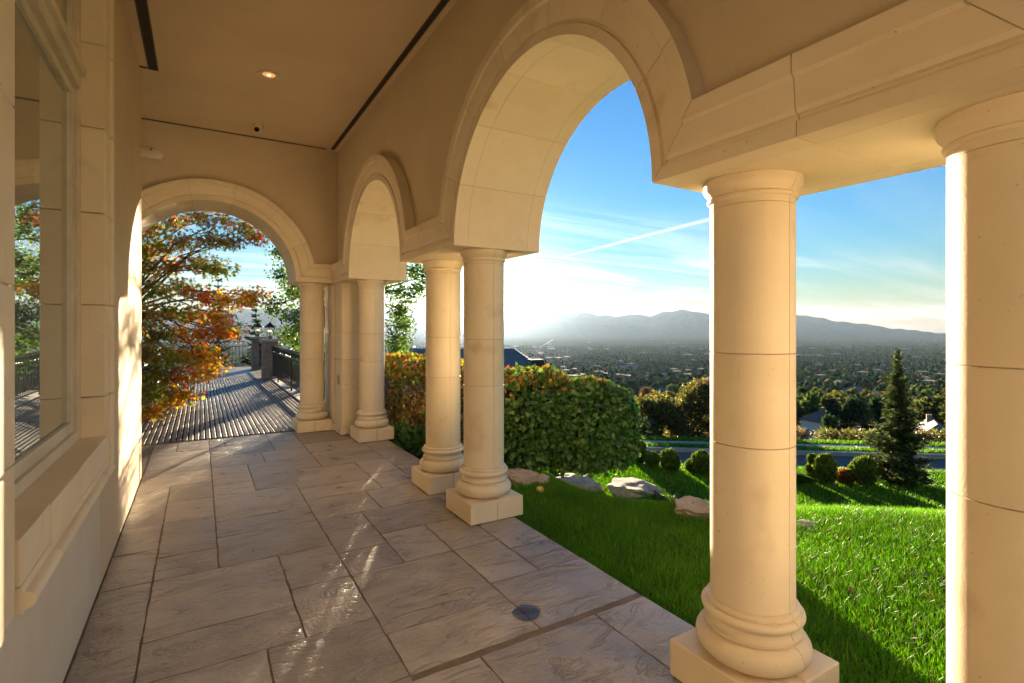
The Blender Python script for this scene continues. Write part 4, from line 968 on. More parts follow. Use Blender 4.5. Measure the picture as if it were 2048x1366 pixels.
# scrub oaks across the road
OAK = [(0.090, 0.098, 0.026), (0.125, 0.120, 0.032), (0.070, 0.080, 0.024), (0.165, 0.135, 0.036)]; OAKR = [(0.14, 0.098, 0.036), (0.10, 0.098, 0.028), (0.17, 0.115, 0.042)]
def scrub(u0, u1, vt, w, n, per, pal, label, name='scrub_oak', vb=872, size=0.15):
    b = pos((u0 + u1) / 2, w); cl = []
    for k in range(n):
        f = rng.random(); u = u0 + (u1 - u0) * f; hump = 1 - abs(2 * f - 1) ** 2.2; v = vb - (6 if name == 'scrub_oak' else 16) - (vb - vt - 26) * hump * rng.random() ** 0.7
        cl.append((at(u, v, w + rng.uniform(-1.1, 1.1)), (0.40, 0.40, 0.34) if name == 'hill_bush' else (0.50, 0.50, 0.42)))
    broadleaf(name, b, (b[0], b[1], b[2] + (1.2 if name == 'scrub_oak' else 0.25)), cl, per, size, pal, label, 'oval', leaf_g, 0.09, 0.9, 0.1)
scrub(1255, 1372, 770, 25.5, 60, 210, OAK, 'dark green scrub oak across the road, just right of the hedge')
scrub(1345, 1450, 748, 26.5, 60, 210, OAK + OAKR[1:2], 'tall olive scrub oak across the road, left of the near column')
scrub(1385, 1440, 742, 28.5, 26, 200, OAKR, 'rust-tinged scrub oak rising behind the olive one')
scrub(1262, 1312, 822, 24.2, 9, 130, [(0.06, 0.085, 0.035), (0.08, 0.10, 0.04)], 'low grey-green bush below the scrub oaks at the road edge', 'low_bush')
for k, (u0, u1, vt, w, pal, lab) in enumerate([
    (1570, 1606, 854, 24, [(0.16, 0.14, 0.05), (0.12, 0.08, 0.06)], 'pale twiggy bush at the hill edge beside the near column'),
    (1628, 1676, 860, 23.6, [(0.13, 0.13, 0.03), (0.10, 0.11, 0.025)], 'yellow-green bush at the hill edge above the egg-shaped shrub'),
    (1664, 1705, 864, 24, [(0.12, 0.10, 0.03), (0.08, 0.09, 0.02)], 'olive bush at the hill edge above the red-leaved shrub'),
    (1695, 1742, 862, 23.6, [(0.14, 0.15, 0.035), (0.11, 0.11, 0.03)], 'golden bush at the hill edge left of the spruce'),
    (1812, 1862, 862, 23.8, [(0.10, 0.08, 0.03), (0.14, 0.11, 0.04)], 'brownish bush at the hill edge right of the spruce'),
    (1862, 1915, 860, 23.4, [(0.13, 0.13, 0.03), (0.10, 0.11, 0.025)], 'yellow bush at the hill edge beside the rightmost column')]):
    scrub(u0, u1, vt, w, 9, 120, pal, lab, 'hill_bush', 888, 0.12)
bt = thing('bare_bush', tuple(pos(1150, 24)), 'leafless reddish bush rising behind the top of the hedge', 'bush'); S = Soup(); b0 = np.array(pos(1150, 24))
for k in range(46):
    a_ = rng.random() * 6.28; e = at(1150 + rng.uniform(-55, 55), rng.uniform(728, 790), 24 + rng.uniform(-.8, .8)); m_ = b0 * .4 + e * .6 + rng.normal(0, .12, 3)
    S.tube([tuple(b0), tuple(m_), tuple(e)], [0.022, 0.011, 0.003], 4, False)
    for q in range(5):
        e2 = e + rng.normal(0, .22, 3); S.tube([tuple(m_ * (1 - q / 6) + e * (q / 6)), tuple(e2)], [0.006, 0.002], 3, False)
S.build('twigs', surf('red_twig', (0.11, 0.055, 0.045), (0.17, 0.09, 0.07), 0.9, 9.0, 0.2), bt)

# ------------------------------------------------------------------ bridge deck, railings, gate pillars, lanterns
deck_m = surf('weathered_board', (0.105, 0.092, 0.080), (0.175, 0.152, 0.130), 0.48, 7.0, 0.5, 60.0, c3=(0.12, 0.095, 0.075), s3=3.0, stretch=(1, 0.12, 1), rrange=0.1)
DX0, DX1, DY0, DY1 = -0.98, 1.80, 8.505, 17.6
deck = thing('bridge_deck', (0.5, 13.0, 0), 'grooved board deck leading from the far arch to the stone terrace', 'deck')
box('gap_shade_block', DX0, DX1 + 0.5, DY0, DY1, -0.30, -0.06, dark, deck)  # solid block; shade between the boards is put into its near-black colour
pitch = 0.070; bw = 0.0500; nb = int((DX1 - DX0) / pitch); src = None
for i in range(nb):
    for (y0, y1) in ((DY0 + 0.005, 12.4), (12.405, DY1 - 0.004)):
        x0 = DX0 + 0.005 + i * pitch; o = box('board', x0, x0 + bw, y0, y1, -0.040, -0.002 + random.uniform(-0.0008, 0.0008), deck_m, deck, 0.003)
box('edge_beam', DX1 - 0.01, 2.30, DY0, 16.85, -0.06, 0.012, concrete, deck, 0.01)
pav_far = box('stone_terrace', -2.4, 2.4, DY1 + 0.003, 22.4, -0.35, -0.012, grout); tag(pav_far, kind='structure')
far_slate = surf('terrace_slate', (0.20, 0.17, 0.145), (0.30, 0.26, 0.22), 0.42, 3.0, 0.5, 14.0, rrange=0.08)
yy = DY1 + 0.005; row = 0
while yy < 22.35:
    d_ = (0.42, 0.30, 0.55)[row % 3]; xx = -2.39; k = row
    while xx < 2.38:
        l_ = (0.62, 0.44, 0.85, 0.52)[k % 4]; k += 1; box('paving_stone', xx, min(xx + l_, 2.395) - 0.012, yy, min(yy + d_, 22.39) - 0.012, -0.03, random.uniform(-0.004, 0.0), far_slate, pav_far, 0.005); xx += l_
    yy += d_; row += 1
baluster_me = {}
def railing(p0, p1, label, z0=0.0, H=0.98, ornate=True):
    p0, p1 = Vector((*p0, z0)), Vector((*p1, z0)); d = p1 - p0; Ln = d.length; d.normalize(); n = Vector((-d.y, d.x, 0))
    mid = (p0 + p1) / 2; t = thing('iron_railing', tuple(mid), label, 'railing', 'black iron railings of the bridge and terrace')
    def bar(name, z, hw, hh):
        S = Soup(); a, b = p0, p1
        for q in (a, b):
            for e, f in ((-1, -1), (1, -1), (1, 1), (-1, 1)): S.v.append(tuple(q + n * hw * e + Vector((0, 0, z + hh * f))))
        S.f = [(0, 1, 5, 4), (1, 2, 6, 5), (2, 3, 7, 6), (3, 0, 4, 7), (3, 2, 1, 0), (4, 5, 6, 7)]
        return S.build(name, black, t)
    bar('top_rail', H - 0.012, 0.028, 0.012); bar('rail', H - 0.20, 0.012, 0.010); bar('bottom_rail', 0.10, 0.014, 0.012)
    cnt = int(Ln / 0.115); me = me2 = None
    for i in range(1, cnt):
        q = p0 + d * (Ln * i / cnt)
        if me is None:
            S = Soup(); S.tube([(q.x, q.y, z0 + 0.112), (q.x, q.y, z0 + H - 0.21)], [0.008, 0.008], 6); o = S.build('baluster', black, t); me = o.data; q0 = q.copy()
        else:
            o = link('baluster', me, t); o.location = q - q0
    if ornate:
        rc = int(Ln / 0.15); me2 = None
        for i in range(rc):
            q = p0 + d * (Ln * (i + 0.5) / rc); zc = z0 + H - 0.107
            if me2 is None:
                S = Soup(); S.tube([tuple(q + d * (0.068 * math.cos(a)) + Vector((0, 0, zc - z0 + 0.072 * math.sin(a)))) for a in np.linspace(0, 2 * math.pi, 17)], 0.0062, 5, False)
                for sgn in (-1, 1):
                    S.tube([tuple(q + d * (sgn * (0.030 + 0.022 * math.cos(a))) + Vector((0, 0, zc - z0 + 0.030 * math.sin(a)))) for a in np.linspace(0.3, 5.6, 12)], 0.005, 5, False)
                o = S.build('scroll_ring', black, t); me2 = o.data; q1 = q.copy()
            else:
                o = link('scroll_ring', me2, t); o.location = q - q1
    for i in range(int(Ln / 2.2) + 1):
        q = p0 + d * min(Ln - 0.06, 0.06 + i * 2.2)
        S = Soup(); S.tube([(q.x, q.y, z0 - 0.0), (q.x, q.y, z0 + H - 0.025)], [0.018, 0.018], 6); S.build('post', black, t)
railing((1.97, 9.05), (1.84, 16.90), 'long black iron railing with scrolled band on the right of the bridge', 0.012)
railing((-0.96, 8.9), (-0.96, 17.5), 'black iron railing on the left of the bridge behind the maple')
railing((1.84, 17.40), (1.84, 20.9), 'short black iron railing between the two stone gate pillars', 0.0)
railing((-2.3, 22.2), (1.5, 22.2), 'black iron railing at the far side of the terrace', 0.0)
pil_m = surf('rough_pillar_stone', (0.19, 0.15, 0.12), (0.29, 0.235, 0.19), 0.9, 6.0, 0.9, 30.0, bdist=0.02)
cap_m = surf('pillar_cap_stone', (0.40, 0.35, 0.29), (0.50, 0.44, 0.37), 0.7, 4.0, 0.3, 60.0)
glass_l, nt, p = principled('lantern_glass'); p.inputs['Base Color'].default_value = (0.9, 0.95, 0.93, 1); p.inputs['Roughness'].default_value = 0.02; p.inputs['Transmission Weight'].default_value = 0.85; p.inputs['IOR'].default_value = 1.1
flame = emit('lantern_bulb', (1.0, 0.55, 0.2), 2.5)
def pillar(x, y, label):
    t = thing('gate_pillar', (x, y, 0), label, 'pillar', 'stone gate pillars at the bridge end'); b = 0.215
    for i, (z0, z1) in enumerate(((0.0, 0.36), (0.36, 0.72), (0.72, 1.10))):
        f = 0.55 if i % 2 else 0.42; xm = x - b + 2 * b * f
        box('block', x - b, xm - .003, y - b, y + b, z0 + .003, z1 - .003, pil_m, t, 0.014, 2); box('block', xm + .003, x + b, y - b, y + b, z0 + .003, z1 - .003, pil_m, t, 0.014, 2)
    box('mortar_core', x - b + .012, x + b - .012, y - b + .012, y + b - .012, 0.0, 1.1, mortar, t)
    box('cap', x - b - 0.06, x + b + 0.06, y - b - 0.06, y + b + 0.06, 1.101, 1.185, cap_m, t, 0.03, 3)
def lantern(x, y, z, label):
    t = thing('lantern', (x, y, z), label, 'lantern', 'glass lanterns on the gate pillars'); n = 6
    S = Soup(); S.lathe([(0.075, 0), (0.075, 0.012), (0.03, 0.022), (0.03, 0.04), (0.088, 0.055), (0.088, 0.062)], (x, y, z), 18); S.build('foot', black, t, True)
    def hexp(r, zz): return [Vector((x + r * math.cos(k * math.pi / 3 + .26), y + r * math.sin(k * math.pi / 3 + .26), z + zz)) for k in range(n)]
    lo, mi, hi = hexp(0.080, 0.064), hexp(0.150, 0.34), hexp(0.146, 0.36)
    cg = Soup()
    for k in range(n): cg.tube([tuple(lo[k]), tuple(mi[k])], 0.005, 5)
    for ringp in (lo, mi):
        for k in range(n): cg.tube([tuple(ringp[k]), tuple(ringp[(k+1) % n])], 0.006, 5)
    cage = cg.build('cage', black, t)
    for k in range(n):
        a, b_, c, d_ = lo[k], lo[(k+1) % n], mi[(k+1) % n], mi[k]; cn = (a + b_ + c + d_) / 4; q = [cn + (v - cn) * 0.95 for v in (a, b_, c, d_)]
        nn = (q[1] - q[0]).cross(q[3] - q[0]).normalized() * 0.0015
        mk('glass_pane', [v + nn for v in q] + [v - nn for v in q], [(0,1,2,3),(7,6,5,4),(0,4,5,1),(1,5,6,2),(2,6,7,3),(3,7,4,0)], glass_l, cage)
    S = Soup(); S.lathe([(0.160, 0.344), (0.160, 0.366), (0.128, 0.385), (0.07, 0.44), (0.028, 0.465), (0.035, 0.478), (0.02, 0.495), (0.006, 0.53)], (x, y, z), 18); S.build('roof', black, t, True)
    S = Soup(); S.tube([(x, y, z + 0.06), (x, y, z + 0.15)], [0.006, 0.006], 6); S.build('stem', black, t)
    for k in range(3):
        a = k * 2.094 + .5; bx_, by_ = x + 0.035 * math.cos(a), y + 0.035 * math.sin(a)
        S = Soup(); S.tube([(x, y, z + 0.14), (bx_, by_, z + 0.155)], [0.004, 0.004], 5); S.tube([(bx_, by_, z + 0.15), (bx_, by_, z + 0.21)], [0.009, 0.009], 8); st = S.build('candle', cap_m, t)
        S = Soup(); S.lathe([(0.004, 0), (0.012, 0.014), (0.010, 0.03), (0.002, 0.048)], (bx_, by_, z + 0.2105), 8); S.build('flame_bulb', flame, st, True)
pillar(1.80, 17.15, 'nearer stone gate pillar with the long railing running into it'); lantern(1.80, 17.15, 1.186, 'lit glass lantern on the nearer gate pillar')
pillar(1.83, 21.15, 'farther stone gate pillar at the corner of the terrace'); lantern(1.83, 21.15, 1.186, 'lit glass lantern on the farther gate pillar')

# fallen leaves
def fallen(x, y, z, sz, col, label, shape='maple'):
    o = leaves('fallen_leaf', np.array([[x, y, z]]), np.array([[math.cos(x * 50), math.sin(x * 50), 0.0]]), np.array([[0, 0, 1.0]]), sz, np.array([col]), shape, leaf_red, None, 0.06)
    tag(o, label, 'leaf', 'fallen leaves'); return o
q = hit_ground(1078, 1224) if False else (1.535, 2.45)
fallen(1.545, 2.44, 0.006, 0.035, (0.40, 0.03, 0.03), 'red leaf lying in the puddle')
fallen(0.98, 2.95, 0.003, 0.022, (0.36, 0.16, 0.04), 'tiny orange leaf scrap in the middle of the patio', 'oval')
fallen(1.40, 4.03, 0.003, 0.03, (0.36, 0.16, 0.04), 'small orange leaf left of the plinth of the pair\'s front column', 'oval')
fallen(1.05, 8.6, 0.001, 0.07, (0.40, 0.12, 0.03), 'curled orange leaf on the deck by the far arch column')
for u, v, lab in ((1697, 1190, 'upright rusty leaf caught in the lawn between the two nearest columns'), (1855, 1208, 'rusty leaf caught in the lawn beside the rightmost column'), (1240, 992, 'orange leaf in the grass near the grey boulder')):
    p = hit_ground(u, v, 1.5); fallen(p[0], p[1], p[2] + 0.05, 0.06, (0.34, 0.13, 0.04), lab, 'oval')

# ------------------------------------------------------------------ neighbour's house below the hedge
roof_blue = surf('slate_tile', (0.14, 0.145, 0.155), (0.20, 0.205, 0.21), 0.65, 3.0, 0.4, 30.0)
def local(o, rz):
    c_, s_ = math.cos(rz), math.sin(rz); return lambda x, y, z: (o[0] + x * c_ - y * s_, o[1] + x * s_ + y * c_, o[2] + z)
def house(name, o, rz, Lx, Ly, Hw, Hr, wall_m, roof_m, label, hip=True, wins=3, chim=None, courses=0, eave=0.5, group=None, garage=False):
    t = thing(name, tuple(o), label, 'house', group); F = local(o, rz); a, b = Lx / 2, Ly / 2
    def solid(nm, x0, x1, y0, y1, z0, z1, m, par=t): 
        S = Soup(); S.box(x0, x1, y0, y1, z0, z1); S.v = [F(*v) for v in S.v]; return S.build(nm, m, par)
    wl = solid('wall', -a, a, -b, b, -3.0, Hw, wall_m)
    e = eave; ins = min(b + e, a) if hip else 0
    V = [(-a - e, -b - e, Hw), (a + e, -b - e, Hw), (a + e, b + e, Hw), (-a - e, b + e, Hw), (-a - e + ins, 0, Hw + Hr), (a + e - ins, 0, Hw + Hr)]
    V2 = [(x, y, z - 0.18) for x, y, z in V[:4]]
    fc = [(0, 1, 5, 4), (2, 3, 4, 5), (1, 2, 5), (3, 0, 4), (6, 7, 1, 0), (7, 8, 2, 1), (8, 9, 3, 2), (9, 6, 0, 3), (9, 8, 7, 6)]
    rf_ = mk('roof', [F(*v) for v in V + V2], fc, roof_m, t)
    if courses:
        S = Soup()
        for i in range(courses):
            f0 = i / courses; z = Hw + Hr * f0; yb = -(b + e) * (1 - f0); x0 = -a - e + ins * f0; x1 = a + e - ins * f0; k = 0.03; dy = (b + e) / courses; dz_ = Hr / courses; dx = ins / courses
            bq = len(S.v); up = 0.05
            S.v += [(x0, yb, z + up), (x1, yb, z + up), (x1 - dx, yb + dy, z + dz_ + 0.01), (x0 + dx, yb + dy, z + dz_ + 0.01), (x0, yb, z), (x1, yb, z)]
            S.f += [(bq, bq+1, bq+2, bq+3), (bq+4, bq+5, bq+1, bq)]
            bq = len(S.v); S.v += [(x1 + .03, yb, z + up), (x1 + .03, -yb, z + up), (x1 - dx, -(yb + dy), z + dz_ + .01), (x1 - dx, yb + dy, z + dz_ + .01), (x1 + .03, yb, z), (x1 + .03, -yb, z)]
            S.f += [(bq, bq+1, bq+2, bq+3), (bq+4, bq+5, bq+1, bq)]
        S.v = [F(*v) for v in S.v]; tag(S.build('tile_courses', roof_m, rf_), kind='stuff')
    for k in range(wins):
        xc = -a + Lx * (k + 0.5) / wins; ww_ = min(1.5, Lx / wins * 0.45)
        for zf_ in ([Hw * 0.25] if Hw < 4 else [Hw * 0.12, Hw * 0.6]):
            w_ = solid('window', xc - ww_ / 2, xc + ww_ / 2, -b - 0.04, -b - 0.002, zf_, zf_ + 1.3, win_m); solid('frame', xc - ww_ / 2 - .1, xc + ww_ / 2 + .1, -b - 0.03, -b - 0.0015, zf_ - .1, zf_ + 1.4, trim_m, w_)
    if garage: solid('door', a * 0.25, a * 0.8, -b - 0.05, -b - 0.002, 0, 2.2, trim_m)
    if chim:
        cx_, cy_ = chim; c1 = solid('chimney', cx_ - .5, cx_ + .5, cy_ - .4, cy_ + .4, Hw, Hw + Hr + 0.7, brick_m, rf_)
    return t
win_m = plain('dark_window', (0.03, 0.035, 0.045), 0.1); trim_m = plain('white_trim', (0.55, 0.53, 0.5), 0.6)
brick_m = surf('brick', (0.16, 0.10, 0.075), (0.26, 0.17, 0.13), 0.9, 8.0, 0.4, 12.0)
NW = 33.0; s_mid = -0.125 * NW; nx_, ny_ = sw(s_mid, NW + 4.5); ridge_z = CAM_H - 47 / F_PX * (NW + 4.5)
house('neighbour_house', (nx_, ny_, ridge_z - 6.6), -AZ, 17.5, 9.0, 3.0, 3.6, surf('neighbour_wall', (0.3, 0.25, 0.19), (0.36, 0.3, 0.23), 0.9), roof_blue, 'neighbouring house with blue-grey tiled hip roof showing above the hedge', True, 4, None, 26, 0.6)
cw = 31.0; ch = thing('stone_chimney', tuple(at(1071, 770, cw)), 'stone chimney with dark sloped cap rising above the hedge', 'chimney'); cF = local(at(1071, 770, cw), -AZ + 0.35)
def cpart(nm, pts, fc, m): mk(nm, [cF(*v) for v in pts], fc, m, ch)
BX = [(0,3,2,1),(4,5,6,7),(0,1,5,4),(1,2,6,5),(2,3,7,6),(3,0,4,7)]
bx8 = lambda x, y, z0, z1, k=1.0: [(-x,-y,z0),(x,-y,z0),(x,y,z0),(-x,y,z0),(-x*k,-y*k,z1),(x*k,-y*k,z1),(x*k,y*k,z1),(-x*k,y*k,z1)]
for i in range(9):
    z0 = -1.2 + i * 0.24; cpart('stone_course', bx8(0.50 + 0.012 * (i % 2), 0.34 + 0.012 * (i % 3), z0, z0 + 0.232), BX, brick_m)
cpart('cap', bx8(0.54, 0.40, 0.962, 1.46, 0.72), BX, plain('chimney_metal', (0.035, 0.03, 0.03), 0.5, 0.4)); cpart('cap_rim', bx8(0.41, 0.31, 1.462, 1.53), BX, MATS['chimney_metal'])

# ------------------------------------------------------------------ valley: houses
wl_w = surf('pale_wall', (0.62, 0.60, 0.56), (0.72, 0.70, 0.66), 0.9); wl_t = surf('tan_wall', (0.28, 0.22, 0.16), (0.36, 0.29, 0.21), 0.9); wl_g = surf('grey_wall', (0.22, 0.21, 0.20), (0.30, 0.28, 0.26), 0.9)
rf_br = surf('brown_shingle', (0.13, 0.080, 0.060), (0.19, 0.125, 0.095), 0.85); rf_gr = surf('grey_shingle', (0.18, 0.18, 0.19), (0.26, 0.26, 0.27), 0.85); rf_wt = surf('pale_roof', (0.35, 0.35, 0.36), (0.45, 0.45, 0.45), 0.7); rf_dk = surf('dark_shingle', (0.075, 0.078, 0.088), (0.12, 0.122, 0.13), 0.8)
HS = [  # u, v (ground), width px, wall px, roof px, wall, roof, hip, turn, label
 (1640, 864, 56, 25, 17, wl_w, rf_br, True, 0.35, 'white two-storey house with brown hip roof, largest of the houses below the road'),
 (1622, 800, 34, 7, 7, wl_w, rf_gr, False, -0.4, 'white gabled house up the slope from the brown-roofed one'),
 (1617, 788, 30, 6, 6, wl_w, rf_gr, True, 0.2, 'pale house with grey roof just behind the white gabled house'),
 (1708, 790, 48, 7, 11, wl_g, rf_dk, True, 0.3, 'wide dark-roofed house left of the top half of the spruce'),
 (1742, 792, 22, 5, 6, wl_w, rf_wt, False, -0.5, 'small house with bright pale roof touching the spruce on its left'),
 (1677, 830, 34, 8, 9, wl_g, rf_gr, False, 0.6, 'grey gabled house behind the brown-roofed house'),
 (1748, 820, 40, 8, 12, wl_t, rf_br, False, 0.5, 'brown gabled house behind the middle of the spruce'),
 (1860, 806, 56, 6, 9, wl_g, rf_dk, True, 0.1, 'long dark-roofed house right of the spruce'),
 (1885, 812, 28, 7, 8, wl_t, rf_br, False, -0.6, 'tan gabled house beside the rightmost column'),
 (1848, 858, 40, 12, 11, wl_w, rf_gr, False, 0.9, 'white-walled grey-roofed house right of the lower spruce'),
 (1868, 886, 96, 12, 34, wl_g, rf_gr, False, 1.0, 'near grey gable roof just beyond the road at the right'),
 (1606, 886, 84, 6, 22, wl_g, rf_gr, True, 0.15, 'near grey hip roof just beyond the road beside the near column'),
 (1702, 884, 76, 5, 18, wl_g, rf_dk, True, -0.1, 'near dark hip roof just beyond the road left of the spruce'),
 (1262, 788, 44, 8, 7, wl_t, rf_br, False, 0.2, 'low brown modern house at the left end of the hilltop row'),
 (1296, 790, 30, 9, 8, wl_t, rf_dk, True, -0.3, 'dark hip-roofed house right of the low modern house'),
 (1324, 792, 26, 9, 9, wl_g, rf_dk, True, 0.3, 'dark hip-roofed house at the right end of the hilltop row'),
 (1272, 762, 42, 8, 4, wl_t, rf_br, True, 0.0, 'flat-roofed brown house alone above the hilltop row'),
 (1256, 741, 34, 5, 5, wl_w, rf_gr, False, 0.2, 'pale house among the trees above the flat-roofed one'),
 (1146, 750, 26, 6, 5, wl_t, rf_br, True, 0.3, 'tan house just above the hedge beyond the bare bush'),
 (1330, 756, 24, 5, 5, wl_w, rf_gr, True, 0.1, 'white house in the trees left of the near column'),
 (1405, 768, 22, 5, 6, wl_g, rf_dk, True, 0.4, 'dark-roofed house close beside the near column'),
 (1610, 768, 30, 5, 6, wl_g, rf_dk, True, 0.2, 'grey house among dense trees right of the near column'),
 (1722, 762, 36, 4, 7, wl_g, rf_dk, True, 0.0, 'broad dark-roofed house above the wide one by the spruce'),
 (1868, 772, 40, 4, 6, wl_g, rf_br, True, 0.1, 'brown-roofed house high in the trees by the rightmost column'),
]
for k, (u, v, wp, wl, rp, wm, rm, hip, turn, lab) in enumerate(HS):
    p = hit_ground(u, v, 30); w = p[0] * SA + p[1] * CA; m = w / F_PX
    p = p - np.array((0, 0, max(0.0, max(2.4, wl * m) + max(1.2, rp * m) - (wl + rp) * m)))      # walls stand on the slope below the roof line
    house('valley_house', p, -AZ + turn, wp * m, max(5.0, min(wp * m * 0.7, 14)), max(2.4, wl * m), max(1.2, rp * m), wm, rm, lab, hip, 3, (wp * m * 0.2, 0.5) if k % 2 == 0 else None, 0, 0.4, 'houses on the hillside below')

# ------------------------------------------------------------------ valley: trees
tree_m = leafmat('valley_foliage', 0.22, 1.0, 0.0)
TPAL = {'dark green': [(0.056, 0.092, 0.034), (0.075, 0.112, 0.040), (0.046, 0.076, 0.030)], 'olive': [(0.085, 0.098, 0.032), (0.11, 0.115, 0.038)], 'yellowing': [(0.19, 0.17, 0.042), (0.15, 0.15, 0.04)], 'bright green': [(0.10, 0.15, 0.034), (0.13, 0.18, 0.042)], 'rusty': [(0.18, 0.10, 0.04), (0.14, 0.085, 0.035)]}
protos = []
for kind, pal in TPAL.items():
    for tall in (0, 1):
        n = 520; cl = [unit(rng.normal(0, 1, 3)) * np.array([.30, .30, .26]) * rng.uniform(.6, 1) + np.array([0, 0, .58]) for _ in range(16)]
        P = np.concatenate([in_blob(n // 9, c, (.24, .24, .22), .55)[0] for c in cl]); D = unit(P - np.array([0, 0, .5]))
        if tall: P[:, :2] *= 0.62
        cr = leaves('crown', P, D, D, rng.uniform(.09, .15, len(P)), pick(pal, len(P), .2), 'quad', tree_m, None, .5)
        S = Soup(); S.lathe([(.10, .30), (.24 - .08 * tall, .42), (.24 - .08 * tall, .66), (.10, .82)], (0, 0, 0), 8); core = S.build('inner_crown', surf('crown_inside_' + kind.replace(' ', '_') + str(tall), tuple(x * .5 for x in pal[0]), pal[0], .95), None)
        S = Soup(); S.tube([(0, 0, -.06), (0.01, 0, .5)], [.032, .018], 6); tr = S.build('trunk', bark, None)
        protos.append((kind, tall, cr.data, tr.data, core.data))
        for o in (cr, tr, core): bpy.data.objects.remove(o)
# conifer prototype for the valley
PP, DD = [], []
for i in range(16):
    f = i / 16
    for k in range(22):
        a_ = rng.random() * 6.28; r_ = .23 * (1 - f) * rng.uniform(.5, 1.05); PP.append((r_ * math.cos(a_), r_ * math.sin(a_), .08 + .9 * f)); DD.append((math.cos(a_), math.sin(a_), -.35))
cr = leaves('crown', np.array(PP), np.array(DD), np.tile([0, 0, 1.], (len(PP), 1)), rng.uniform(.06, .11, len(PP)), pick([(0.018, 0.036, 0.018), (0.028, 0.046, 0.022)], len(PP)), 'quad', tree_m, None, .3)
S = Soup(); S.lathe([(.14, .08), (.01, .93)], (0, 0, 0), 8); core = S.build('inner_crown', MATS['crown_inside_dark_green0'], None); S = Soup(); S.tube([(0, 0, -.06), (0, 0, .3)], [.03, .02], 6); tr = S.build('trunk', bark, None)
protos.append(('conifer', 1, cr.data, tr.data, core.data))
for o in (cr, tr, core): bpy.data.objects.remove(o)
WORD = ['round', 'tall']
def valley_tree(p, h, pr_, zone):
    kind, tall, c_, t_, k_ = pr_
    nm = 'valley_conifer' if kind == 'conifer' else 'valley_tree'
    lab = ('dark pointed conifer ' if kind == 'conifer' else f'{WORD[tall]} {kind} tree ') + zone
    u_ = 1024 + F_PX * (p[0] * CA - p[1] * SA) / (p[0] * SA + p[1] * CA)
    lab += ', ' + ('above the hedge' if u_ < 1262 else 'above the scrub oaks' if u_ < 1440 else 'right beside the near column' if u_ < 1640 else 'left of the spruce' if u_ < 1765 else 'behind the spruce' if u_ < 1830 else 'next to the rightmost column')
    t = thing(nm, tuple(p), lab, 'tree', 'trees ' + zone); t.rotation_euler = (0, 0, rng.random() * 6.28); t.scale = (h * rng.uniform(.85, 1.2), h * rng.uniform(.85, 1.2), h)
    for n_, m_ in (('crown', c_), ('trunk', t_), ('inner_crown', k_)): link(n_, m_, t)
hpos = []
for o in COL.objects:
    if o.name.startswith('valley_house'): hpos.append((o.location.x, o.location.y))
hpos = np.array(hpos)
def visible_spot(w0, w1):
    while True:
        w = math.exp(rng.uniform(math.log(w0), math.log(w1))); u = rng.choice([rng.uniform(1020, 1430), rng.uniform(1570, 1925), rng.uniform(1570, 1925)])
        d = ray(u, HOR); x, y = d[0] * w, d[1] * w
        dd = hpos - np.array([x, y]); along = dd[:, 0] * SA + dd[:, 1] * CA; acr = np.abs(dd[:, 0] * CA - dd[:, 1] * SA)
        if np.any((acr < 9.0 + w * .03) & (along > -6) & (along < 60 + w * .10)): continue    # keep the fronts of the houses clear
        return x, y, w
weights = np.array([5, 4, 3.2, 2, 2.6, 1.4, 1.8, 1.2, 1.2, .6, 4.0]); weights /= weights.sum()
for k in range(125):
    x, y, w = visible_spot(85, 330); h = rng.uniform(4.0, 9.5); pr_ = protos[rng.choice(len(protos), p=weights)]
    valley_tree((x, y, float(ground(x, y)) - .3), h, pr_, 'on the hillside just below the road')
for k in range(130):
    x, y, w = visible_spot(330, 620); h = rng.uniform(6, 12); pr_ = protos[rng.choice(len(protos), p=weights)]
    valley_tree((x, y, float(ground(x, y)) - .3), h, pr_, 'on the lower slope of the valley')
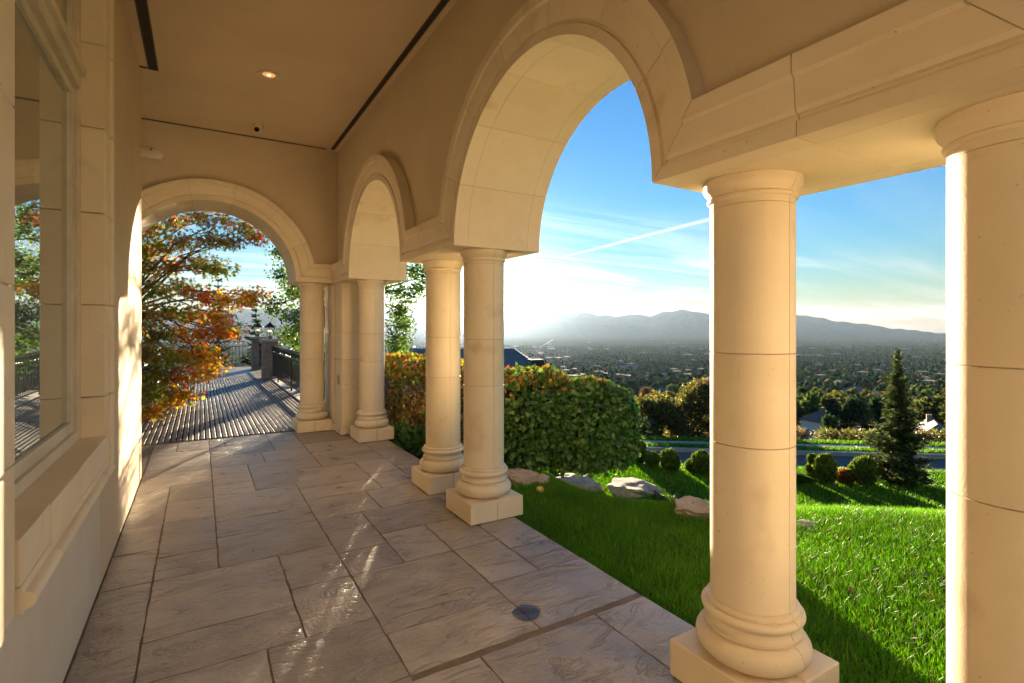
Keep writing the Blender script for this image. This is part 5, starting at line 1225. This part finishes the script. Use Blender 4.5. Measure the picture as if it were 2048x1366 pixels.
# the far woods: one mass of crowns
def far_woods():
    VV, FF, CC, b0 = [], [], [], 0
    pal = 1.35 * np.array([(0.024, 0.048, 0.017), (0.030, 0.060, 0.019), (0.042, 0.068, 0.022), (0.060, 0.065, 0.024), (0.020, 0.036, 0.015), (0.085, 0.075, 0.025), (0.06, 0.095, 0.028), (0.095, 0.065, 0.025)])
    for sub, N, wa, wb in ((2, 5200, 520, 1500), (1, 21000, 1350, 5600)):
        ico = bmesh.new(); bmesh.ops.create_icosphere(ico, subdivisions=sub, radius=1); bv = np.array([v.co for v in ico.verts]); bf = np.array([[v.index for v in f.verts] for f in ico.faces]); ico.free()
        u = rng.uniform(800, 2080, N); w = np.exp(rng.uniform(math.log(wa), math.log(wb), N))
        S_ = (u - 1024) / F_PX * w; X_, Y_ = w * SA + S_ * CA, w * CA - S_ * SA
        cl = np.array([noise.noise(Vector((a / 170, b / 170, 5.0))) + 0.5 * noise.noise(Vector((a / 45, b / 45, 2.0))) for a, b in zip(X_, Y_)])
        ok = cl > -0.38; ok &= np.hypot(X_[:, None] - hpos[None, :, 0], Y_[:, None] - hpos[None, :, 1]).min(1) > 16
        X_, Y_, w = X_[ok], Y_[ok], w[ok]; N = len(X_)
        h = rng.uniform(4.5, 11, N) * np.where(rng.random(N) < .12, 1.5, 1.0); rad = h * rng.uniform(.28, .52, N)
        V = bv[None] * (1 + rng.normal(0, .17, (N, len(bv), 1)))
        V = V * np.stack((rad, rad, h * .5), 1)[:, None] + np.stack((X_, Y_, ground(X_, Y_) + h * .45), 1)[:, None]
        C = pal[rng.choice(len(pal), N, p=[.24, .22, .16, .10, .13, .06, .06, .03])] * (1 + rng.normal(0, .12, (N, 1)))
        VV.append(V.reshape(-1, 3)); FF.append((bf[None] + (np.arange(N) * len(bv))[:, None, None]).reshape(-1, 3) + b0); b0 += N * len(bv)
        CC.append((C[:, None, :] * (1 + rng.normal(0, .15, (N, len(bv), 1)))).reshape(-1, 3))
    V, Fc, C = np.concatenate(VV), np.concatenate(FF), np.concatenate(CC)
    me = bpy.data.meshes.new('far_woods')
    me.vertices.add(len(V)); me.vertices.foreach_set('co', V.astype(np.float32).ravel())
    me.loops.add(Fc.size); me.loops.foreach_set('vertex_index', Fc.astype(np.int32).ravel())
    me.polygons.add(len(Fc)); me.polygons.foreach_set('loop_start', (np.arange(len(Fc)) * 3).astype(np.int32))
    ca = me.attributes.new('Col', 'FLOAT_COLOR', 'POINT'); C4 = np.ones((len(V), 4), np.float32); C4[:, :3] = np.clip(C, 0, 1); ca.data.foreach_set('color', C4.ravel())
    me.materials.append(tree_m); me.update(calc_edges=True); me.shade_smooth()
    tag(link('far_woods', me), 'wooded suburbs stretching across the valley floor', 'woods', kind='stuff')
far_woods()
def far_city():
    S = Soup(); N = 120
    for k in range(N):
        w = math.exp(rng.uniform(math.log(650), math.log(9000))); u = rng.uniform(980, 1930)
        if w > 3500: w = rng.choice([rng.uniform(4200, 5200), rng.uniform(5000, 9000)])
        d = ray(u, HOR); x, y = d[0] * w, d[1] * w; z = float(ground(x, y)); a = rng.uniform(6, 11) * (1 if w < 2500 else rng.uniform(1.5, 4)); b = rng.uniform(6, 10) * (1 if w < 2500 else 2); hh = rng.uniform(5, 9) + (5 if w > 2500 else 3)
        S.box(x - a, x + a, y - b, y + b, z - 5, z + hh)
    o = S.build('far_city', surf('far_building', (0.08, 0.078, 0.075), (0.26, 0.25, 0.24), 0.9, 0.004, 0, spec=0.1)); tag(o, 'scattered pale roofs and warehouses far out in the valley', 'buildings', kind='stuff')
far_city()
p = hit_ground(1697, 697, 2000); ob = thing('office_block', tuple(p), 'lone dark office block far out in the valley above the spruce', 'building')
S = Soup(); S.box(p[0] - 28, p[0] + 28, p[1] - 16, p[1] + 16, p[2] - 5, p[2] + 26); S.build('wall', wl_g, ob)
S = Soup()
for i in range(5): S.box(p[0] - 28.4, p[0] + 28.4, p[1] - 16.4, p[1] + 16.4, p[2] + 2 + i * 5, p[2] + 4.6 + i * 5)
tag(S.build('window_bands', win_m, ob), kind='stuff')
def far_road(name, pa, pb, wdt):
    a, b = np.array(hit_ground(*pa, 1500)), np.array(hit_ground(*pb, 1500)); d = unit((b - a)[:2]); nn = np.array([-d[1], d[0]]) * wdt / 2; V, Fc = [], []
    for k in range(13):
        q = a[:2] + (b - a)[:2] * k / 12
        for e in (-1, 1): x, y = q + nn * e; V.append((x, y, float(ground(x, y)) + 3.0))
    for k in range(12): Fc.append((2*k, 2*k+1, 2*k+3, 2*k+2))
    tag(mk(name, V, Fc, surf(name + '_paving', (0.13, 0.125, 0.12), (0.18, 0.175, 0.17), 0.95, spec=0.0), None), kind='structure')
far_road('highway', (1078, 696), (1106, 676), 26)
for k, (ua, va, ub, vb) in enumerate(((1225, 775, 1160, 758), (1165, 760, 1230, 748))): far_road('hill_road', (ua, va), (ub, vb), 7)

# ------------------------------------------------------------------ haze over the valley
hm = bpy.data.materials.new('haze'); hm.use_nodes = True; nt = hm.node_tree; nt.nodes.clear()
pv = nt.nodes.new('ShaderNodeVolumePrincipled'); pv.inputs['Color'].default_value = (0.44, 0.66, 1.0, 1); pv.inputs['Density'].default_value = 1.15e-5; pv.inputs['Anisotropy'].default_value = 0.2
pw = nt.nodes.new('ShaderNodeVolumePrincipled'); pw.inputs['Color'].default_value = (1.0, 0.93, 0.80, 1); pw.inputs['Density'].default_value = 0.10e-5; pw.inputs['Anisotropy'].default_value = 0.88
ad = nt.nodes.new('ShaderNodeAddShader'); nt.links.new(pv.outputs[0], ad.inputs[0]); nt.links.new(pw.outputs[0], ad.inputs[1])
mo = nt.nodes.new('ShaderNodeOutputMaterial'); nt.links.new(ad.outputs[0], mo.inputs['Volume'])
hz = box('haze', -27000, 27000, -27000, 27000, -305, 640, hm); tag(hz, 'pale evening haze filling the valley air', 'haze', kind='stuff')
